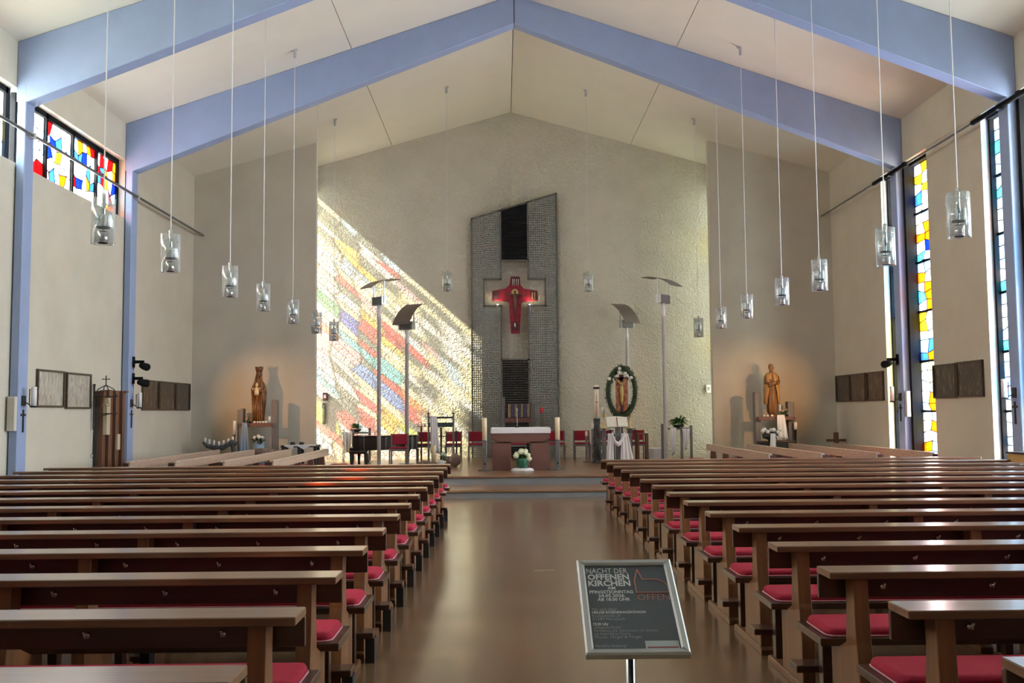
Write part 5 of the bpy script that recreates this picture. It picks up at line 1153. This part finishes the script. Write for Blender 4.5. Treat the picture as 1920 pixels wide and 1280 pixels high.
MB().tube([(0, .03, .012), (0, .03, org.z + .08)], .015, 10).build('pole', m_alu, t, True); B(.004, .008, .012, .016, .02, org.z + .05).build('pole_groove', m_black, t); B(-.03, .03, .0, .06, org.z + .04, org.z + .10).build('bracket', m_black, t)
def text(s, u, u1, v, hgt, mat, bold=0, nm='print'):
    c = bpy.data.curves.new('t', 'FONT'); c.body = s; c.size = hgt * 1.39; c.offset = bold; c.fill_mode = 'FRONT'; c.resolution_u = 2
    o = bpy.data.objects.new('t', c); col.objects.link(o); bpy.context.view_layer.update()
    me = bpy.data.meshes.new_from_object(o.evaluated_get(bpy.context.evaluated_depsgraph_get())); bpy.data.objects.remove(o); bpy.data.curves.remove(c)
    me.materials.append(mat) if not me.materials else None
    if me.materials: me.materials[0] = mat
    xm = min(vv.co.x for vv in me.vertices); wx = (u1 - u) * iw / (max(vv.co.x for vv in me.vertices) - xm)
    for vv in me.vertices: q = pp(-iw / 2 + u * iw + (vv.co.x - xm) * wx, PLEN - fw_ - v * ih + vv.co.y, .0018); vv.co = q
    link(nm, me, ps)
text('NACHT DER', .02, .53, .095, .026, m_text, 0, nm='headline'); text('OFFENEN', .025, .54, .175, .027, m_text, .0012, nm='headline'); text('KIRCHEN', .025, .545, .255, .027, m_text, .0012, nm='headline')
for s, u, u1, v, h_ in (('AM', .255, .35, .30, .014), ('PFINGSTSONNTAG', .03, .56, .348, .0145), ('24.05.2026.', .13, .46, .394, .0145), ('AB 18.00 UHR', .115, .51, .44, .0145)): text(s, u, u1, v, h_, m_text, .0004, 'date_line')
for s, u1, v, h_, bo, mm in (('Wir sind dabei:', .33, .555, .013, 0, m_text2), ('HEILIGE ROSENKRANZKÖNIGIN', .67, .59, .0115, .0003, m_text), ('Kirchenstraße 20', .36, .63, .013, 0, m_text2), ('51589 Morsbach', .41, .668, .013, 0, m_text2), ('19.00 Uhr', .21, .728, .013, .0004, m_text), ('„Klingende Kirche“', .36, .765, .013, 0, m_text2),
                         ('Vorstellung aller Instrumente und Glocken', .77, .80, .0115, 0, m_text2), ('mit besinnlichen Texten', .45, .836, .012, 0, m_text2), ('Musik: Orgel & Flügel', .57, .872, .012, 0, m_text2), ('Herzliche Einladung!', .38, .97, .013, 0, m_text2)): text(s, .03, u1, v, h_, mm, bo, 'body_line')
text('OFFEN', .605, .99, .435, .030, m_neon, -.0006, nm='neon_word')
nl = [(.655, .05), (.60, .19), (.60, .345), (.995, .345), (.993, .25), (.93, .20), (.86, .178), (.70, .178), (.655, .05)]
MB().tube([pp(-iw / 2 + a * iw, PLEN - fw_ - b * ih, .0024) for a, b in nl], .0021, 5).build('church_outline', m_neon, ps)
slab(-iw / 2 + .60 * iw, -iw / 2 + .985 * iw, PLEN - fw_ - .995 * ih, PLEN - fw_ - .905 * ih, .0012, .002).build('logo_strip', M('pale_card', (.55, .60, .60), .6), ps)
slab(-iw / 2 + .62 * iw, -iw / 2 + .97 * iw, PLEN - fw_ - .985 * ih, PLEN - fw_ - .970 * ih, .0021, .0026).build('red_rule', M('maroon_print', (.30, .08, .08), .6), ps)
